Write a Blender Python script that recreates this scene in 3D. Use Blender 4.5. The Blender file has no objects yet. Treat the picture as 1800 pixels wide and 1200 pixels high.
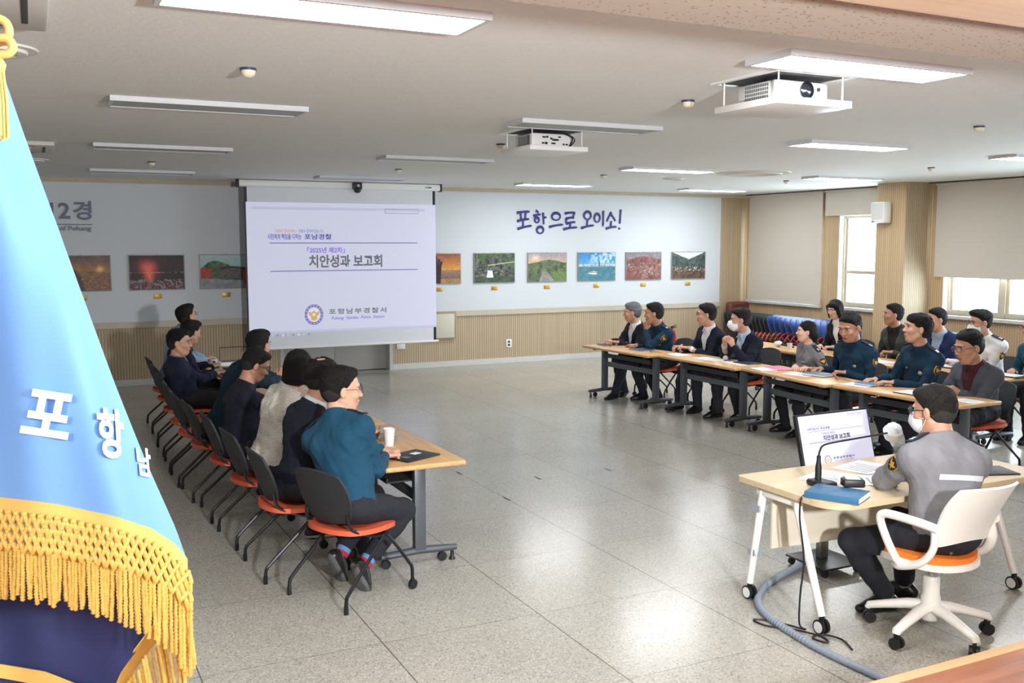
import bpy, bmesh, math, random
import numpy as np
from mathutils import Vector, Matrix, Euler
sc = bpy.context.scene
COL = sc.collection
random.seed(7); RNG = np.random.RandomState(7)
PI = math.pi
R = math.radians
VOX = 0.0055

# ------------------------------------------------------------------ camera, world, exposure
cam_d = bpy.data.cameras.new('camera')
cam = bpy.data.objects.new('camera', cam_d); COL.objects.link(cam)
cam_d.sensor_width = 36.0; cam_d.lens = 34.165; cam_d.clip_start = 0.05; cam_d.clip_end = 200
cam.location = (-1.6213, -6.8536, 2.1751)
cam.rotation_euler = Euler((R(90 - 5.7875), R(0.06), R(-26.159)), 'XYZ')
sc.camera = cam
sc.view_settings.view_transform = 'Standard'; sc.view_settings.look = 'None'
sc.view_settings.gamma = 1.0; sc.view_settings.use_curve_mapping = False
sc.view_settings.exposure = 1.75
sc.cycles.use_denoising = True; sc.cycles.use_light_tree = False
sc.cycles.max_bounces = 7; sc.cycles.diffuse_bounces = 4; sc.cycles.glossy_bounces = 3
sc.cycles.sample_clamp_indirect = 4.0; sc.cycles.caustics_reflective = False; sc.cycles.caustics_refractive = False
world = bpy.data.worlds.new('daylight'); sc.world = world; world.use_nodes = True
wbg = world.node_tree.nodes['Background']
wbg.inputs[0].default_value = (0.82, 0.93, 1.0, 1); wbg.inputs[1].default_value = 6.5
LAMP_E = 11.0        # lit ceiling panels
STAGE_FILL_E = 20.0        # added fill panels above the stage, out of view
fl_d = bpy.data.lights.new('photographer_flash', 'SPOT'); fl = bpy.data.objects.new('photographer_flash', fl_d); COL.objects.link(fl)
fl_d.energy = 500; fl_d.color = (.96, .98, 1.0); fl_d.spot_size = R(100); fl_d.spot_blend = .6; fl_d.shadow_soft_size = .12
fl.location = (.1, -7.6, 2.25); fl.rotation_euler = (Vector((.5, 1.5, 4.2)) - Vector(fl.location)).to_track_quat('-Z', 'Y').to_euler()

# ------------------------------------------------------------------ materials
def lin(c):
    return tuple((x / 255 / 12.92) if x <= 10 else (((x / 255) + .055) / 1.055) ** 2.4 for x in c)
MATS = {}
def mat(name, rgb, rough=.6, metal=0.0, var=0.0, vscale=20, bump=0.0, bscale=60, spec=.5, sheen=0.0, coat=0.0):
    if name in MATS: return MATS[name]
    m = bpy.data.materials.new(name); m.use_nodes = True; MATS[name] = m
    nt = m.node_tree; b = nt.nodes['Principled BSDF']
    c = lin(rgb)
    b.inputs['Base Color'].default_value = (*c, 1); b.inputs['Roughness'].default_value = rough
    b.inputs['Metallic'].default_value = metal; b.inputs['Specular IOR Level'].default_value = spec
    if sheen: b.inputs['Sheen Weight'].default_value = sheen
    if coat: b.inputs['Coat Weight'].default_value = coat
    tc = nt.nodes.new('ShaderNodeTexCoord')
    if var:
        n = nt.nodes.new('ShaderNodeTexNoise'); n.inputs['Scale'].default_value = vscale; n.inputs['Detail'].default_value = 4
        r = nt.nodes.new('ShaderNodeMapRange'); r.inputs[3].default_value = 1 - var; r.inputs[4].default_value = 1 + var
        r.inputs[1].default_value = .25; r.inputs[2].default_value = .75
        mx = nt.nodes.new('ShaderNodeMix'); mx.data_type = 'RGBA'; mx.blend_type = 'MULTIPLY'; mx.inputs[0].default_value = 1
        mx.inputs[6].default_value = (*c, 1)
        nt.links.new(tc.outputs['Object'], n.inputs['Vector']); nt.links.new(n.outputs[0], r.inputs[0])
        nt.links.new(r.outputs[0], mx.inputs[7]); nt.links.new(mx.outputs[2], b.inputs['Base Color'])
    if bump:
        n2 = nt.nodes.new('ShaderNodeTexNoise'); n2.inputs['Scale'].default_value = bscale; n2.inputs['Detail'].default_value = 3
        bp = nt.nodes.new('ShaderNodeBump'); bp.inputs['Strength'].default_value = bump; bp.inputs['Distance'].default_value = .01
        nt.links.new(tc.outputs['Object'], n2.inputs['Vector']); nt.links.new(n2.outputs[0], bp.inputs['Height'])
        nt.links.new(bp.outputs[0], b.inputs['Normal'])
    return m
def emis(name, rgb, strength):
    if name in MATS: return MATS[name]
    m = bpy.data.materials.new(name); m.use_nodes = True; MATS[name] = m
    b = m.node_tree.nodes['Principled BSDF']; c = lin(rgb)
    b.inputs['Base Color'].default_value = (*[v * .5 for v in c], 1); b.inputs['Emission Color'].default_value = (*c, 1)
    b.inputs['Emission Strength'].default_value = strength
    if strength < 2: m.cycles.emission_sampling = 'NONE'      # dim screens: found by bounces, not sampled as lamps
    else: m.cycles.emission_sampling = 'FRONT'
    return m
def N(nt, t, **kw):
    n = nt.nodes.new(t)
    for k, v in kw.items(): setattr(n, k, v)
    return n
def math_node(nt, op, a, b=None, c=None):
    n = nt.nodes.new('ShaderNodeMath'); n.operation = op
    for i, v in enumerate((a, b, c)):
        if v is None: continue
        if isinstance(v, (int, float)): n.inputs[i].default_value = v
        else: nt.links.new(v, n.inputs[i])
    return n.outputs[0]
def mixc(nt, fac, a, b, mode='MIX'):
    n = nt.nodes.new('ShaderNodeMix'); n.data_type = 'RGBA'; n.blend_type = mode
    for i, v in ((0, fac), (6, a), (7, b)):
        if isinstance(v, (int, float)): n.inputs[i].default_value = v
        elif isinstance(v, tuple): n.inputs[i].default_value = (*v, 1)
        else: nt.links.new(v, n.inputs[i])
    return n.outputs[2]
def new_mat(name):
    m = bpy.data.materials.new(name); m.use_nodes = True; MATS[name] = m
    nt = m.node_tree; return m, nt, nt.nodes['Principled BSDF'], nt.nodes.new('ShaderNodeTexCoord').outputs['Object']

def floor_material():
    m, nt, b, co = new_mat('terrazzo')
    sep = N(nt, 'ShaderNodeSeparateXYZ'); nt.links.new(co, sep.inputs[0])
    def line(o, T, w):
        f = math_node(nt, 'FRACT', math_node(nt, 'ADD', math_node(nt, 'DIVIDE', o, T), .5))
        return math_node(nt, 'LESS_THAN', math_node(nt, 'ABSOLUTE', math_node(nt, 'SUBTRACT', f, .5)), w / T)
    ln = math_node(nt, 'MAXIMUM', line(sep.outputs[0], .96, .0036), math_node(nt, 'MULTIPLY', line(sep.outputs[1], .9714, .0026), .75))
    # per-tile tone
    fx = math_node(nt, 'FLOOR', math_node(nt, 'DIVIDE', sep.outputs[0], .96)); fy = math_node(nt, 'FLOOR', math_node(nt, 'DIVIDE', sep.outputs[1], .9714))
    cb = N(nt, 'ShaderNodeCombineXYZ'); nt.links.new(fx, cb.inputs[0]); nt.links.new(fy, cb.inputs[1])
    wn = N(nt, 'ShaderNodeTexWhiteNoise'); nt.links.new(cb.outputs[0], wn.inputs[0])
    n1 = N(nt, 'ShaderNodeTexNoise'); n1.inputs['Scale'].default_value = 1.3; n1.inputs['Detail'].default_value = 3; nt.links.new(co, n1.inputs['Vector'])
    base = mixc(nt, n1.outputs[0], lin((158, 156, 147)), lin((178, 175, 166)))
    tone = math_node(nt, 'ADD', math_node(nt, 'MULTIPLY', wn.outputs[0], .07), .96)
    tc2 = N(nt, 'ShaderNodeCombineXYZ')
    for i in range(3): nt.links.new(tone, tc2.inputs[i])
    base = mixc(nt, 1.0, base, tc2.outputs[0], 'MULTIPLY')
    v = N(nt, 'ShaderNodeTexVoronoi'); v.inputs['Scale'].default_value = 70; nt.links.new(co, v.inputs['Vector'])
    wn2 = N(nt, 'ShaderNodeTexWhiteNoise'); nt.links.new(v.outputs['Position'], wn2.inputs[0])
    chip = math_node(nt, 'MULTIPLY', math_node(nt, 'LESS_THAN', v.outputs['Distance'], .38), math_node(nt, 'LESS_THAN', wn2.outputs[0], .33))
    base = mixc(nt, math_node(nt, 'MULTIPLY', chip, .5), base, lin((86, 82, 76)))
    v3 = N(nt, 'ShaderNodeTexVoronoi'); v3.inputs['Scale'].default_value = 110; nt.links.new(co, v3.inputs['Vector'])
    wn3 = N(nt, 'ShaderNodeTexWhiteNoise'); nt.links.new(v3.outputs['Position'], wn3.inputs[0])
    base = mixc(nt, math_node(nt, 'MULTIPLY', math_node(nt, 'LESS_THAN', wn3.outputs[0], .3), .25), base, lin((232, 224, 210)))
    base = mixc(nt, math_node(nt, 'MULTIPLY', ln, .75), base, lin((62, 58, 52)))
    nt.links.new(base, b.inputs['Base Color'])
    rr = math_node(nt, 'ADD', math_node(nt, 'MULTIPLY', n1.outputs[0], .05), .19); nt.links.new(rr, b.inputs['Roughness'])
    b.inputs['Specular IOR Level'].default_value = .6
    return m
def ribbed(name, axis, light, dark, pitch=.042):
    m, nt, b, co = new_mat(name)
    sep = N(nt, 'ShaderNodeSeparateXYZ'); nt.links.new(co, sep.inputs[0])
    o = sep.outputs[axis]
    if axis == 3: o = None
    f = math_node(nt, 'FRACT', math_node(nt, 'DIVIDE', o, pitch))
    g = math_node(nt, 'LESS_THAN', f, .2)
    st = N(nt, 'ShaderNodeCombineXYZ')
    nt.links.new(math_node(nt, 'FLOOR', math_node(nt, 'DIVIDE', o, pitch)), st.inputs[0])
    wn = N(nt, 'ShaderNodeTexWhiteNoise'); nt.links.new(st.outputs[0], wn.inputs[0])
    mp = N(nt, 'ShaderNodeMapping'); mp.inputs['Scale'].default_value = (30, 30, 1.5); nt.links.new(co, mp.inputs[0])
    no = N(nt, 'ShaderNodeTexNoise'); no.inputs['Scale'].default_value = 1.5; nt.links.new(mp.outputs[0], no.inputs['Vector'])
    k = math_node(nt, 'ADD', math_node(nt, 'MULTIPLY', wn.outputs[0], .5), math_node(nt, 'MULTIPLY', no.outputs[0], .5))
    c = mixc(nt, k, lin(tuple(x * .92 for x in light)), lin(light))
    c = mixc(nt, math_node(nt, 'MULTIPLY', g, .85), c, lin(dark))
    nt.links.new(c, b.inputs['Base Color']); b.inputs['Roughness'].default_value = .6
    bp = N(nt, 'ShaderNodeBump'); bp.inputs['Strength'].default_value = .5; bp.inputs['Distance'].default_value = .006
    nt.links.new(math_node(nt, 'SUBTRACT', 1.0, g), bp.inputs['Height']); nt.links.new(bp.outputs[0], b.inputs['Normal'])
    return m
def woodgrain(name, light, dark, axis=1, scale=1.0, rough=.4):
    m, nt, b, co = new_mat(name)
    mp = N(nt, 'ShaderNodeMapping'); s = [14 * scale] * 3; s[axis] = .9 * scale; mp.inputs['Scale'].default_value = s
    nt.links.new(co, mp.inputs[0])
    no = N(nt, 'ShaderNodeTexNoise'); no.inputs['Scale'].default_value = 2.2; no.inputs['Detail'].default_value = 5; nt.links.new(mp.outputs[0], no.inputs['Vector'])
    r = N(nt, 'ShaderNodeMapRange'); r.inputs[1].default_value = .3; r.inputs[2].default_value = .7; nt.links.new(no.outputs[0], r.inputs[0])
    nt.links.new(mixc(nt, r.outputs[0], lin(dark), lin(light)), b.inputs['Base Color']); b.inputs['Roughness'].default_value = rough
    return m
def speckle(name, base, dark, scale, frac, bump=.25, glint=False, white=(240, 240, 238)):
    m, nt, b, co = new_mat(name)
    v = N(nt, 'ShaderNodeTexVoronoi'); v.inputs['Scale'].default_value = scale; nt.links.new(co, v.inputs['Vector'])
    wn = N(nt, 'ShaderNodeTexWhiteNoise'); nt.links.new(v.outputs['Position'], wn.inputs[0])
    chip = math_node(nt, 'MULTIPLY', math_node(nt, 'LESS_THAN', v.outputs['Distance'], .3), math_node(nt, 'LESS_THAN', wn.outputs[0], frac))
    no = N(nt, 'ShaderNodeTexNoise'); no.inputs['Scale'].default_value = 40; no.inputs['Detail'].default_value = 4; nt.links.new(co, no.inputs['Vector'])
    c = mixc(nt, no.outputs[0], lin(tuple(x * .95 for x in base)), lin(base))
    c = mixc(nt, math_node(nt, 'MULTIPLY', chip, .8), c, lin(white if glint else dark))
    nt.links.new(c, b.inputs['Base Color']); b.inputs['Roughness'].default_value = .75
    bp = N(nt, 'ShaderNodeBump'); bp.inputs['Strength'].default_value = bump; bp.inputs['Distance'].default_value = .004
    nt.links.new(no.outputs[0], bp.inputs['Height']); nt.links.new(bp.outputs[0], b.inputs['Normal'])
    return m
def knit_mat(name, a, d, scale=70):
    m, nt, b, co = new_mat(name)
    w = N(nt, 'ShaderNodeTexWave'); w.bands_direction = 'Z'; w.inputs['Scale'].default_value = scale / 4; w.inputs['Distortion'].default_value = 4; w.inputs['Detail'].default_value = 2; w.inputs['Detail Scale'].default_value = 3
    nt.links.new(co, w.inputs['Vector'])
    no = N(nt, 'ShaderNodeTexNoise'); no.inputs['Scale'].default_value = scale; nt.links.new(co, no.inputs['Vector'])
    k = math_node(nt, 'MULTIPLY', w.outputs[0], no.outputs[0])
    r = N(nt, 'ShaderNodeMapRange'); r.inputs[1].default_value = .05; r.inputs[2].default_value = .45; nt.links.new(k, r.inputs[0])
    nt.links.new(mixc(nt, r.outputs[0], lin(d), lin(a)), b.inputs['Base Color']); b.inputs['Roughness'].default_value = .9
    bp = N(nt, 'ShaderNodeBump'); bp.inputs['Strength'].default_value = .8; bp.inputs['Distance'].default_value = .01
    nt.links.new(k, bp.inputs['Height']); nt.links.new(bp.outputs[0], b.inputs['Normal'])
    return m
def tweed(name, a, d, scale=35):
    m, nt, b, co = new_mat(name)
    ch = N(nt, 'ShaderNodeTexNoise'); ch.inputs['Scale'].default_value = scale * 8; nt.links.new(co, ch.inputs['Vector'])
    sep = N(nt, 'ShaderNodeSeparateXYZ'); nt.links.new(co, sep.inputs[0])
    l1 = math_node(nt, 'LESS_THAN', math_node(nt, 'FRACT', math_node(nt, 'MULTIPLY', sep.outputs[1], 25.)), .1)
    l2 = math_node(nt, 'LESS_THAN', math_node(nt, 'FRACT', math_node(nt, 'MULTIPLY', sep.outputs[2], 25.)), .1)
    c = mixc(nt, ch.outputs[0], lin(d), lin(a)); c = mixc(nt, math_node(nt, 'MULTIPLY', math_node(nt, 'MAXIMUM', l1, l2), .35), c, lin(a))
    nt.links.new(c, b.inputs['Base Color']); b.inputs['Roughness'].default_value = .9
    return m
def attr_mat(name, emit=0.0, rough=.4):
    m, nt, b, co = new_mat(name)
    a = N(nt, 'ShaderNodeAttribute'); a.attribute_name = 'Col'
    nt.links.new(a.outputs['Color'], b.inputs['Base Color']); b.inputs['Roughness'].default_value = rough
    return m
def glass_mat():
    m = bpy.data.materials.new('window_glass'); m.use_nodes = True; MATS['window_glass'] = m; nt = m.node_tree
    nt.nodes.remove(nt.nodes['Principled BSDF']); o = nt.nodes['Material Output']
    t = N(nt, 'ShaderNodeBsdfTransparent'); t.inputs[0].default_value = (.95, .98, 1, 1)
    g = N(nt, 'ShaderNodeBsdfGlossy'); g.inputs['Roughness'].default_value = .02
    mx = N(nt, 'ShaderNodeMixShader'); mx.inputs[0].default_value = .06
    nt.links.new(t.outputs[0], mx.inputs[1]); nt.links.new(g.outputs[0], mx.inputs[2]); nt.links.new(mx.outputs[0], o.inputs[0])
    return m
def lens_mat():
    m, nt, b, co = new_mat('spectacle_lens')
    b.inputs['Base Color'].default_value = (.9, .93, .95, 1); b.inputs['Roughness'].default_value = .03; b.inputs['Alpha'].default_value = .05
    return m

# ------------------------------------------------------------------ mesh building
class MB:
    def __init__(s): s.v = []; s.f = []; s.m = []
    def add(s, vs, fs, mi=0, M=None):
        k = len(s.v)
        if M is not None: vs = [tuple(M @ Vector(p)) for p in vs]
        s.v += [tuple(p) for p in vs]; s.f += [tuple(i + k for i in f) for f in fs]; s.m += [mi] * len(fs)
        return s
    def box(s, x0, x1, y0, y1, z0, z1, mi=0, M=None, bev=0.0, seg=2):
        if bev > 0:
            bm = bmesh.new(); bmesh.ops.create_cube(bm, size=1)
            for v in bm.verts: v.co = Vector(((x0 + x1) / 2 + v.co.x * (x1 - x0), (y0 + y1) / 2 + v.co.y * (y1 - y0), (z0 + z1) / 2 + v.co.z * (z1 - z0)))
            bev = min(bev, .49 * min(x1 - x0, y1 - y0, z1 - z0))
            bmesh.ops.bevel(bm, geom=list(bm.edges), offset=bev, segments=seg, profile=.5, affect='EDGES')
            bm.verts.index_update()
            s.add([v.co.copy() for v in bm.verts], [[v.index for v in f.verts] for f in bm.faces], mi, M); bm.free(); return s
        V = [(x, y, z) for x in (x0, x1) for y in (y0, y1) for z in (z0, z1)]
        F = [(0, 1, 3, 2), (4, 6, 7, 5), (0, 4, 5, 1), (2, 3, 7, 6), (0, 2, 6, 4), (1, 5, 7, 3)]
        return s.add(V, F, mi, M)
    def prism(s, poly, z0, z1, mi=0, M=None):
        n = len(poly); a = sum(poly[i][0] * poly[(i + 1) % n][1] - poly[(i + 1) % n][0] * poly[i][1] for i in range(n))
        if a < 0: poly = poly[::-1]
        V = [(p[0], p[1], z0) for p in poly] + [(p[0], p[1], z1) for p in poly]
        F = [tuple(range(n - 1, -1, -1)), tuple(range(n, 2 * n))] + [(i, (i + 1) % n, n + (i + 1) % n, n + i) for i in range(n)]
        return s.add(V, F, mi, M)
    def tube(s, path, r, n=8, mi=0, M=None, flat=None):
        P = [np.array(p, float) for p in path]; L = len(P)
        rr = r if hasattr(r, '__len__') else [r] * L
        T = []
        for i in range(L):
            t = P[min(i + 1, L - 1)] - P[max(i - 1, 0)]; T.append(t / (np.linalg.norm(t) + 1e-12))
        u = np.cross(T[0], (0, 0, 1.0)); 
        if np.linalg.norm(u) < 1e-3: u = np.cross(T[0], (0, 1.0, 0))
        u /= np.linalg.norm(u); V = []; F = []
        for i in range(L):
            u = u - T[i] * (u @ T[i]); u /= (np.linalg.norm(u) + 1e-12); w = np.cross(T[i], u)
            for k in range(n):
                a = 2 * PI * k / n; V.append(tuple(P[i] + rr[i] * (math.cos(a) * u + math.sin(a) * w * (flat or 1))))
        for i in range(L - 1):
            for k in range(n):
                k2 = (k + 1) % n; F.append((i * n + k, i * n + k2, (i + 1) * n + k2, (i + 1) * n + k))
        F.append(tuple(range(n - 1, -1, -1))); F.append(tuple((L - 1) * n + k for k in range(n)))
        return s.add(V, F, mi, M)
    def cyl(s, a, b, r, r2=None, n=16, mi=0, M=None): return s.tube([a, b], [r, r if r2 is None else r2], n, mi, M)
    def lathe(s, prof, n=20, mi=0, M=None):
        V = []; F = []; L = len(prof)
        for (r, z) in prof:
            for k in range(n): a = 2 * PI * k / n; V.append((max(r, 1e-4) * math.cos(a), max(r, 1e-4) * math.sin(a), z))
        for i in range(L - 1):
            for k in range(n): k2 = (k + 1) % n; F.append((i * n + k, i * n + k2, (i + 1) * n + k2, (i + 1) * n + k))
        F.append(tuple(range(n - 1, -1, -1))); F.append(tuple((L - 1) * n + k for k in range(n)))
        return s.add(V, F, mi, M)
    def ball(s, c, r, n=12, mi=0, M=None):
        r = r if hasattr(r, '__len__') else (r, r, r); V = []; F = []; m = n // 2
        for i in range(1, m):
            t = PI * i / m
            for k in range(n): a = 2 * PI * k / n; V.append((c[0] + r[0] * math.sin(t) * math.cos(a), c[1] + r[1] * math.sin(t) * math.sin(a), c[2] - r[2] * math.cos(t)))
        b = len(V); V += [(c[0], c[1], c[2] - r[2]), (c[0], c[1], c[2] + r[2])]
        for i in range(m - 2):
            for k in range(n): k2 = (k + 1) % n; F.append((i * n + k, i * n + k2, (i + 1) * n + k2, (i + 1) * n + k))
        for k in range(n): F.append((b, (k + 1) % n, k)); F.append((b + 1, (m - 2) * n + k, (m - 2) * n + (k + 1) % n))
        return s.add(V, F, mi, M)
    def grid(s, fn, nu, nv, mi=0, M=None, thick=0.0):
        P = [[np.array(fn(i / nu, j / nv), float) for j in range(nv + 1)] for i in range(nu + 1)]
        V = [P[i][j] for i in range(nu + 1) for j in range(nv + 1)]; w = nv + 1
        F = [(i * w + j, (i + 1) * w + j, (i + 1) * w + j + 1, i * w + j + 1) for i in range(nu) for j in range(nv)]
        if thick:
            Vn = []
            for i in range(nu + 1):
                for j in range(nv + 1):
                    a = P[min(i + 1, nu)][j] - P[max(i - 1, 0)][j]; b = P[i][min(j + 1, nv)] - P[i][max(j - 1, 0)]
                    q = np.cross(a, b); q /= (np.linalg.norm(q) + 1e-12); Vn.append(P[i][j] - q * thick)
            k = len(V); V += Vn; F += [tuple(x + k for x in f[::-1]) for f in F]
            edge = [i * w for i in range(nu + 1)] + [nu * w + j for j in range(1, nv + 1)] + [i * w + nv for i in range(nu - 1, -1, -1)] + [j for j in range(nv - 1, 0, -1)]
            for a, b in zip(edge, edge[1:] + edge[:1]): F.append((b, a, a + k, b + k))
        return s.add(V, F, mi, M)
    def mesh(s, name, mats, smooth=40):
        me = bpy.data.meshes.new(name); me.from_pydata(s.v, [], s.f)
        for m in (mats if isinstance(mats, (list, tuple)) else [mats]): me.materials.append(m)
        if any(s.m): me.polygons.foreach_set('material_index', s.m)
        if smooth: me.polygons.foreach_set('use_smooth', [True] * len(s.f)); me.set_sharp_from_angle(angle=R(smooth))
        me.update(); return me
    def build(s, name, mats, parent=None, smooth=40, label=None):
        o = bpy.data.objects.new(name, s.mesh(name, mats, smooth)); COL.objects.link(o)
        if parent: o.parent = parent
        if label: o['label'] = label
        return o
def tag(o, label, cat, group=None, kind=None):
    o['label'] = label; o['category'] = cat
    if group: o['group'] = group
    if kind: o['kind'] = kind
    return o
def thing(name, label, cat, loc=(0, 0, 0), rz=0.0, group=None):
    o = bpy.data.objects.new(name, None); COL.objects.link(o); o.location = loc; o.rotation_euler = (0, 0, rz); o.empty_display_size = .1
    return tag(o, label, cat, group)
def struct(name, mb, m, label=None, smooth=None):
    o = mb.build(name, m, None, smooth); o['kind'] = 'structure'
    if label: o['label'] = label
    return o
def dup(root, loc, rz, label=None):
    def cp(o, par):
        c = o.copy(); COL.objects.link(c)
        if par: c.parent = par
        for ch in list(o.children): cp(ch, c)
        return c
    r = cp(root, None); r.location = loc; r.rotation_euler = (0, 0, rz)
    if label: r['label'] = label
    return r
_tc = {}
def text_geo(body, bold=0.0, italic=0.0, extrude=0.0, spacing=1.0):
    c = bpy.data.curves.new('lettering', 'FONT'); c.body = body; c.size = 1; c.offset = bold; c.shear = italic; c.extrude = extrude; c.space_character = spacing
    c.resolution_u = 3
    o = bpy.data.objects.new('lettering', c); COL.objects.link(o)
    dg = bpy.context.evaluated_depsgraph_get(); me = bpy.data.meshes.new_from_object(o.evaluated_get(dg))
    V = [tuple(v.co) for v in me.vertices]; F = [tuple(p.vertices) for p in me.polygons]
    bpy.data.objects.remove(o); bpy.data.curves.remove(c); bpy.data.meshes.remove(me)
    return V, F
def text_mb(body, w, h, depth=0.0, bold=0.0, italic=0.0, spacing=1.0, mb=None, x=0, y=0, mi=0, M=None):
    V, F = text_geo(body, bold, italic, .05 if depth else 0.0, spacing)
    A = np.array(V); lo = A.min(0); hi = A.max(0)
    sx = w / (hi[0] - lo[0]); sy = h / (hi[1] - lo[1]); sz = depth / max(hi[2] - lo[2], 1e-6) if depth else 0
    A = (A - lo) * (sx, sy, sz) + (x, y, 0)
    mb = mb or MB(); mb.add([tuple(p) for p in A], F, mi, M); return mb
def frame_M(o, ex, ey, ez):
    return Matrix(((ex[0], ey[0], ez[0], o[0]), (ex[1], ey[1], ez[1], o[1]), (ex[2], ey[2], ez[2], o[2]), (0, 0, 0, 1)))
def smoothpath(pts, n=8):
    P = [np.array(p, float) for p in pts]; out = []
    for i in range(len(P) - 1):
        p0 = P[max(i - 1, 0)]; p1 = P[i]; p2 = P[i + 1]; p3 = P[min(i + 2, len(P) - 1)]
        for k in range(n):
            t = k / n; out.append(.5 * (2 * p1 + (p2 - p0) * t + (2 * p0 - 5 * p1 + 4 * p2 - p3) * t * t + (3 * p1 - p0 - 3 * p2 + p3) * t ** 3))
    out.append(P[-1]); return out
# ------------------------------------------------------------------ room
XL, XR, YB, YF, CH = -5.2, 11.5, 8.97, -4.25, 3.137
YS = -9.6; SZ = .5
m_floor = floor_material()
m_ceil = speckle('ceiling_plaster', (240, 240, 237), (150, 146, 140), 45, .10, .5, True)
m_soff = speckle('stage_ceiling_tile', (180, 168, 154), (108, 88, 72), 60, .30, .25)
m_white = mat('wall_panel_white', (212, 218, 223), .7, bump=.08, bscale=220)
m_ribx = ribbed('ribbed_wood_back', 0, (198, 178, 148), (112, 94, 72))
m_riby = ribbed('ribbed_wood_side', 1, (206, 178, 140), (140, 112, 80))
m_rail = mat('rail_beige', (196, 186, 168), .5); m_base = mat('baseboard_grey', (206, 206, 202), .5)
m_brown = mat('cornice_wood', (188, 176, 152), .6, var=.06, vscale=8); m_plain = mat('plain_wall', (214, 210, 202), .8)
m_door = mat('door_grey', (178, 176, 172), .5); m_dframe = mat('door_frame_grey', (196, 194, 190), .5)
m_stage = woodgrain('stage_wood', (168, 104, 68), (136, 78, 48), 0, .8, .35); m_pale = woodgrain('edge_wood', (206, 172, 128), (194, 158, 112), 0, .8, .4)
m_alu = mat('window_frame_beige', (190, 180, 160), .4, .1); m_blind = mat('blind_fabric', (208, 200, 187), .85, var=.03, vscale=200, bump=.1, bscale=400)
m_black = mat('black_plastic', (26, 27, 30), .45); m_wht = mat('white_plastic', (236, 236, 234), .35); m_metal = mat('brushed_metal', (190, 192, 196), .35, .8)
m_gls = glass_mat()

struct('floor', MB().box(XL, XR + .3, YF, YB + .3, -.1, 0), m_floor)
struct('ceiling', MB().box(XL, XR + .3, YF + .11, YB + .3, CH, CH + .1), m_ceil)
# back wall: opening for the recessed doors
bw = MB(); bw.box(XL, 1.97, YB, YB + .12, 0, CH); bw.box(3.82, XR, YB, YB + .12, 0, CH); bw.box(1.97, 3.82, YB, YB + .12, 2.1, CH)
struct('wall_back', bw, m_ribx)
wp = MB(); wp.box(XL, 1.97, YB - .018, YB, .985, 3.072); wp.box(3.82, 10.82, YB - .018, YB, .985, 3.072); wp.box(1.97, 3.82, YB - .018, YB, 2.1, 3.072)
struct('trim_1', wp, m_white, 'white upper panel of the back wall')
rl = MB(); rl.box(XL, 1.97, YB - .03, YB, .888, .985, bev=.006); rl.box(3.82, 10.82, YB - .03, YB, .888, .985, bev=.006)
struct('trim_2', rl, m_rail, 'beige rail along the back wall')
struct('trim_3', MB().box(XL, XR, YB - .035, YB, 3.072, CH), m_brown, 'wooden cornice strip over the back wall')
bb = MB(); bb.box(XL, 1.93, YB - .02, YB, 0, .10, bev=.004); bb.box(3.86, XR, YB - .02, YB, 0, .10, bev=.004)
struct('baseboard_back', bb, m_base)
dj = MB(); dj.box(1.93, 1.99, YB - .02, YB + .30, 0, 2.13); dj.box(3.80, 3.86, YB - .02, YB + .30, 0, 2.13); dj.box(1.93, 3.86, YB - .022, YB + .30, 2.13, 2.16)
dj.box(1.9, 3.9, YB + .301, YB + .34, -.05, 2.2)  # added unseen panel behind the doors, blocks outside light leaking under them
d1 = struct('door_1', dj, m_dframe)
for x0, x1, hx in ((1.99, 2.893, 2.84), (2.897, 3.80, 2.95)):
    lf = MB().box(x0, x1, YB + .20, YB + .245, .01, 2.1, bev=.003).build('door_leaf', m_door, d1)
    h = MB().tube([(hx, YB + .20, 1.02), (hx, YB + .15, 1.02), (hx + (.12 if hx > 2.9 else -.12), YB + .15, 1.02)], .011, 8); h.box(hx - .02, hx + .02, YB + .19, YB + .201, .94, 1.1, bev=.003)
    h.build('door_handle', mat('dark_metal', (50, 48, 46), .4, .7), lf)
# left wall, stage walls
struct('wall_left', MB().box(XL - .12, XL, YS, YB, 0, CH), m_plain)
struct('wall_stage', MB().box(XL, XR, YS - .12, YS, 0, CH), m_plain)
st = struct('floor_stage', MB().box(XL, XR, YS, YF - .03, 0, SZ), m_stage, 'reddish brown wooden stage floor')
struct('trim_4', MB().box(XL, XR, YF - .055, YF, 0, SZ + .004, bev=.006), m_pale, 'pale wooden edge strip of the stage')
struct('ceiling_stage', MB().box(XL, XR, YS, YF + .11, 2.9, CH + .1), m_soff, 'lower speckled ceiling over the stage')
struct('beam_stage', MB().box(XL, XR, -5.3, -4.70, 2.86, 2.905, bev=.004), woodgrain('beam_wood', (196, 168, 138), (184, 152, 120), 0, .8, .5), 'pale wooden beam under the stage ceiling')
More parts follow.
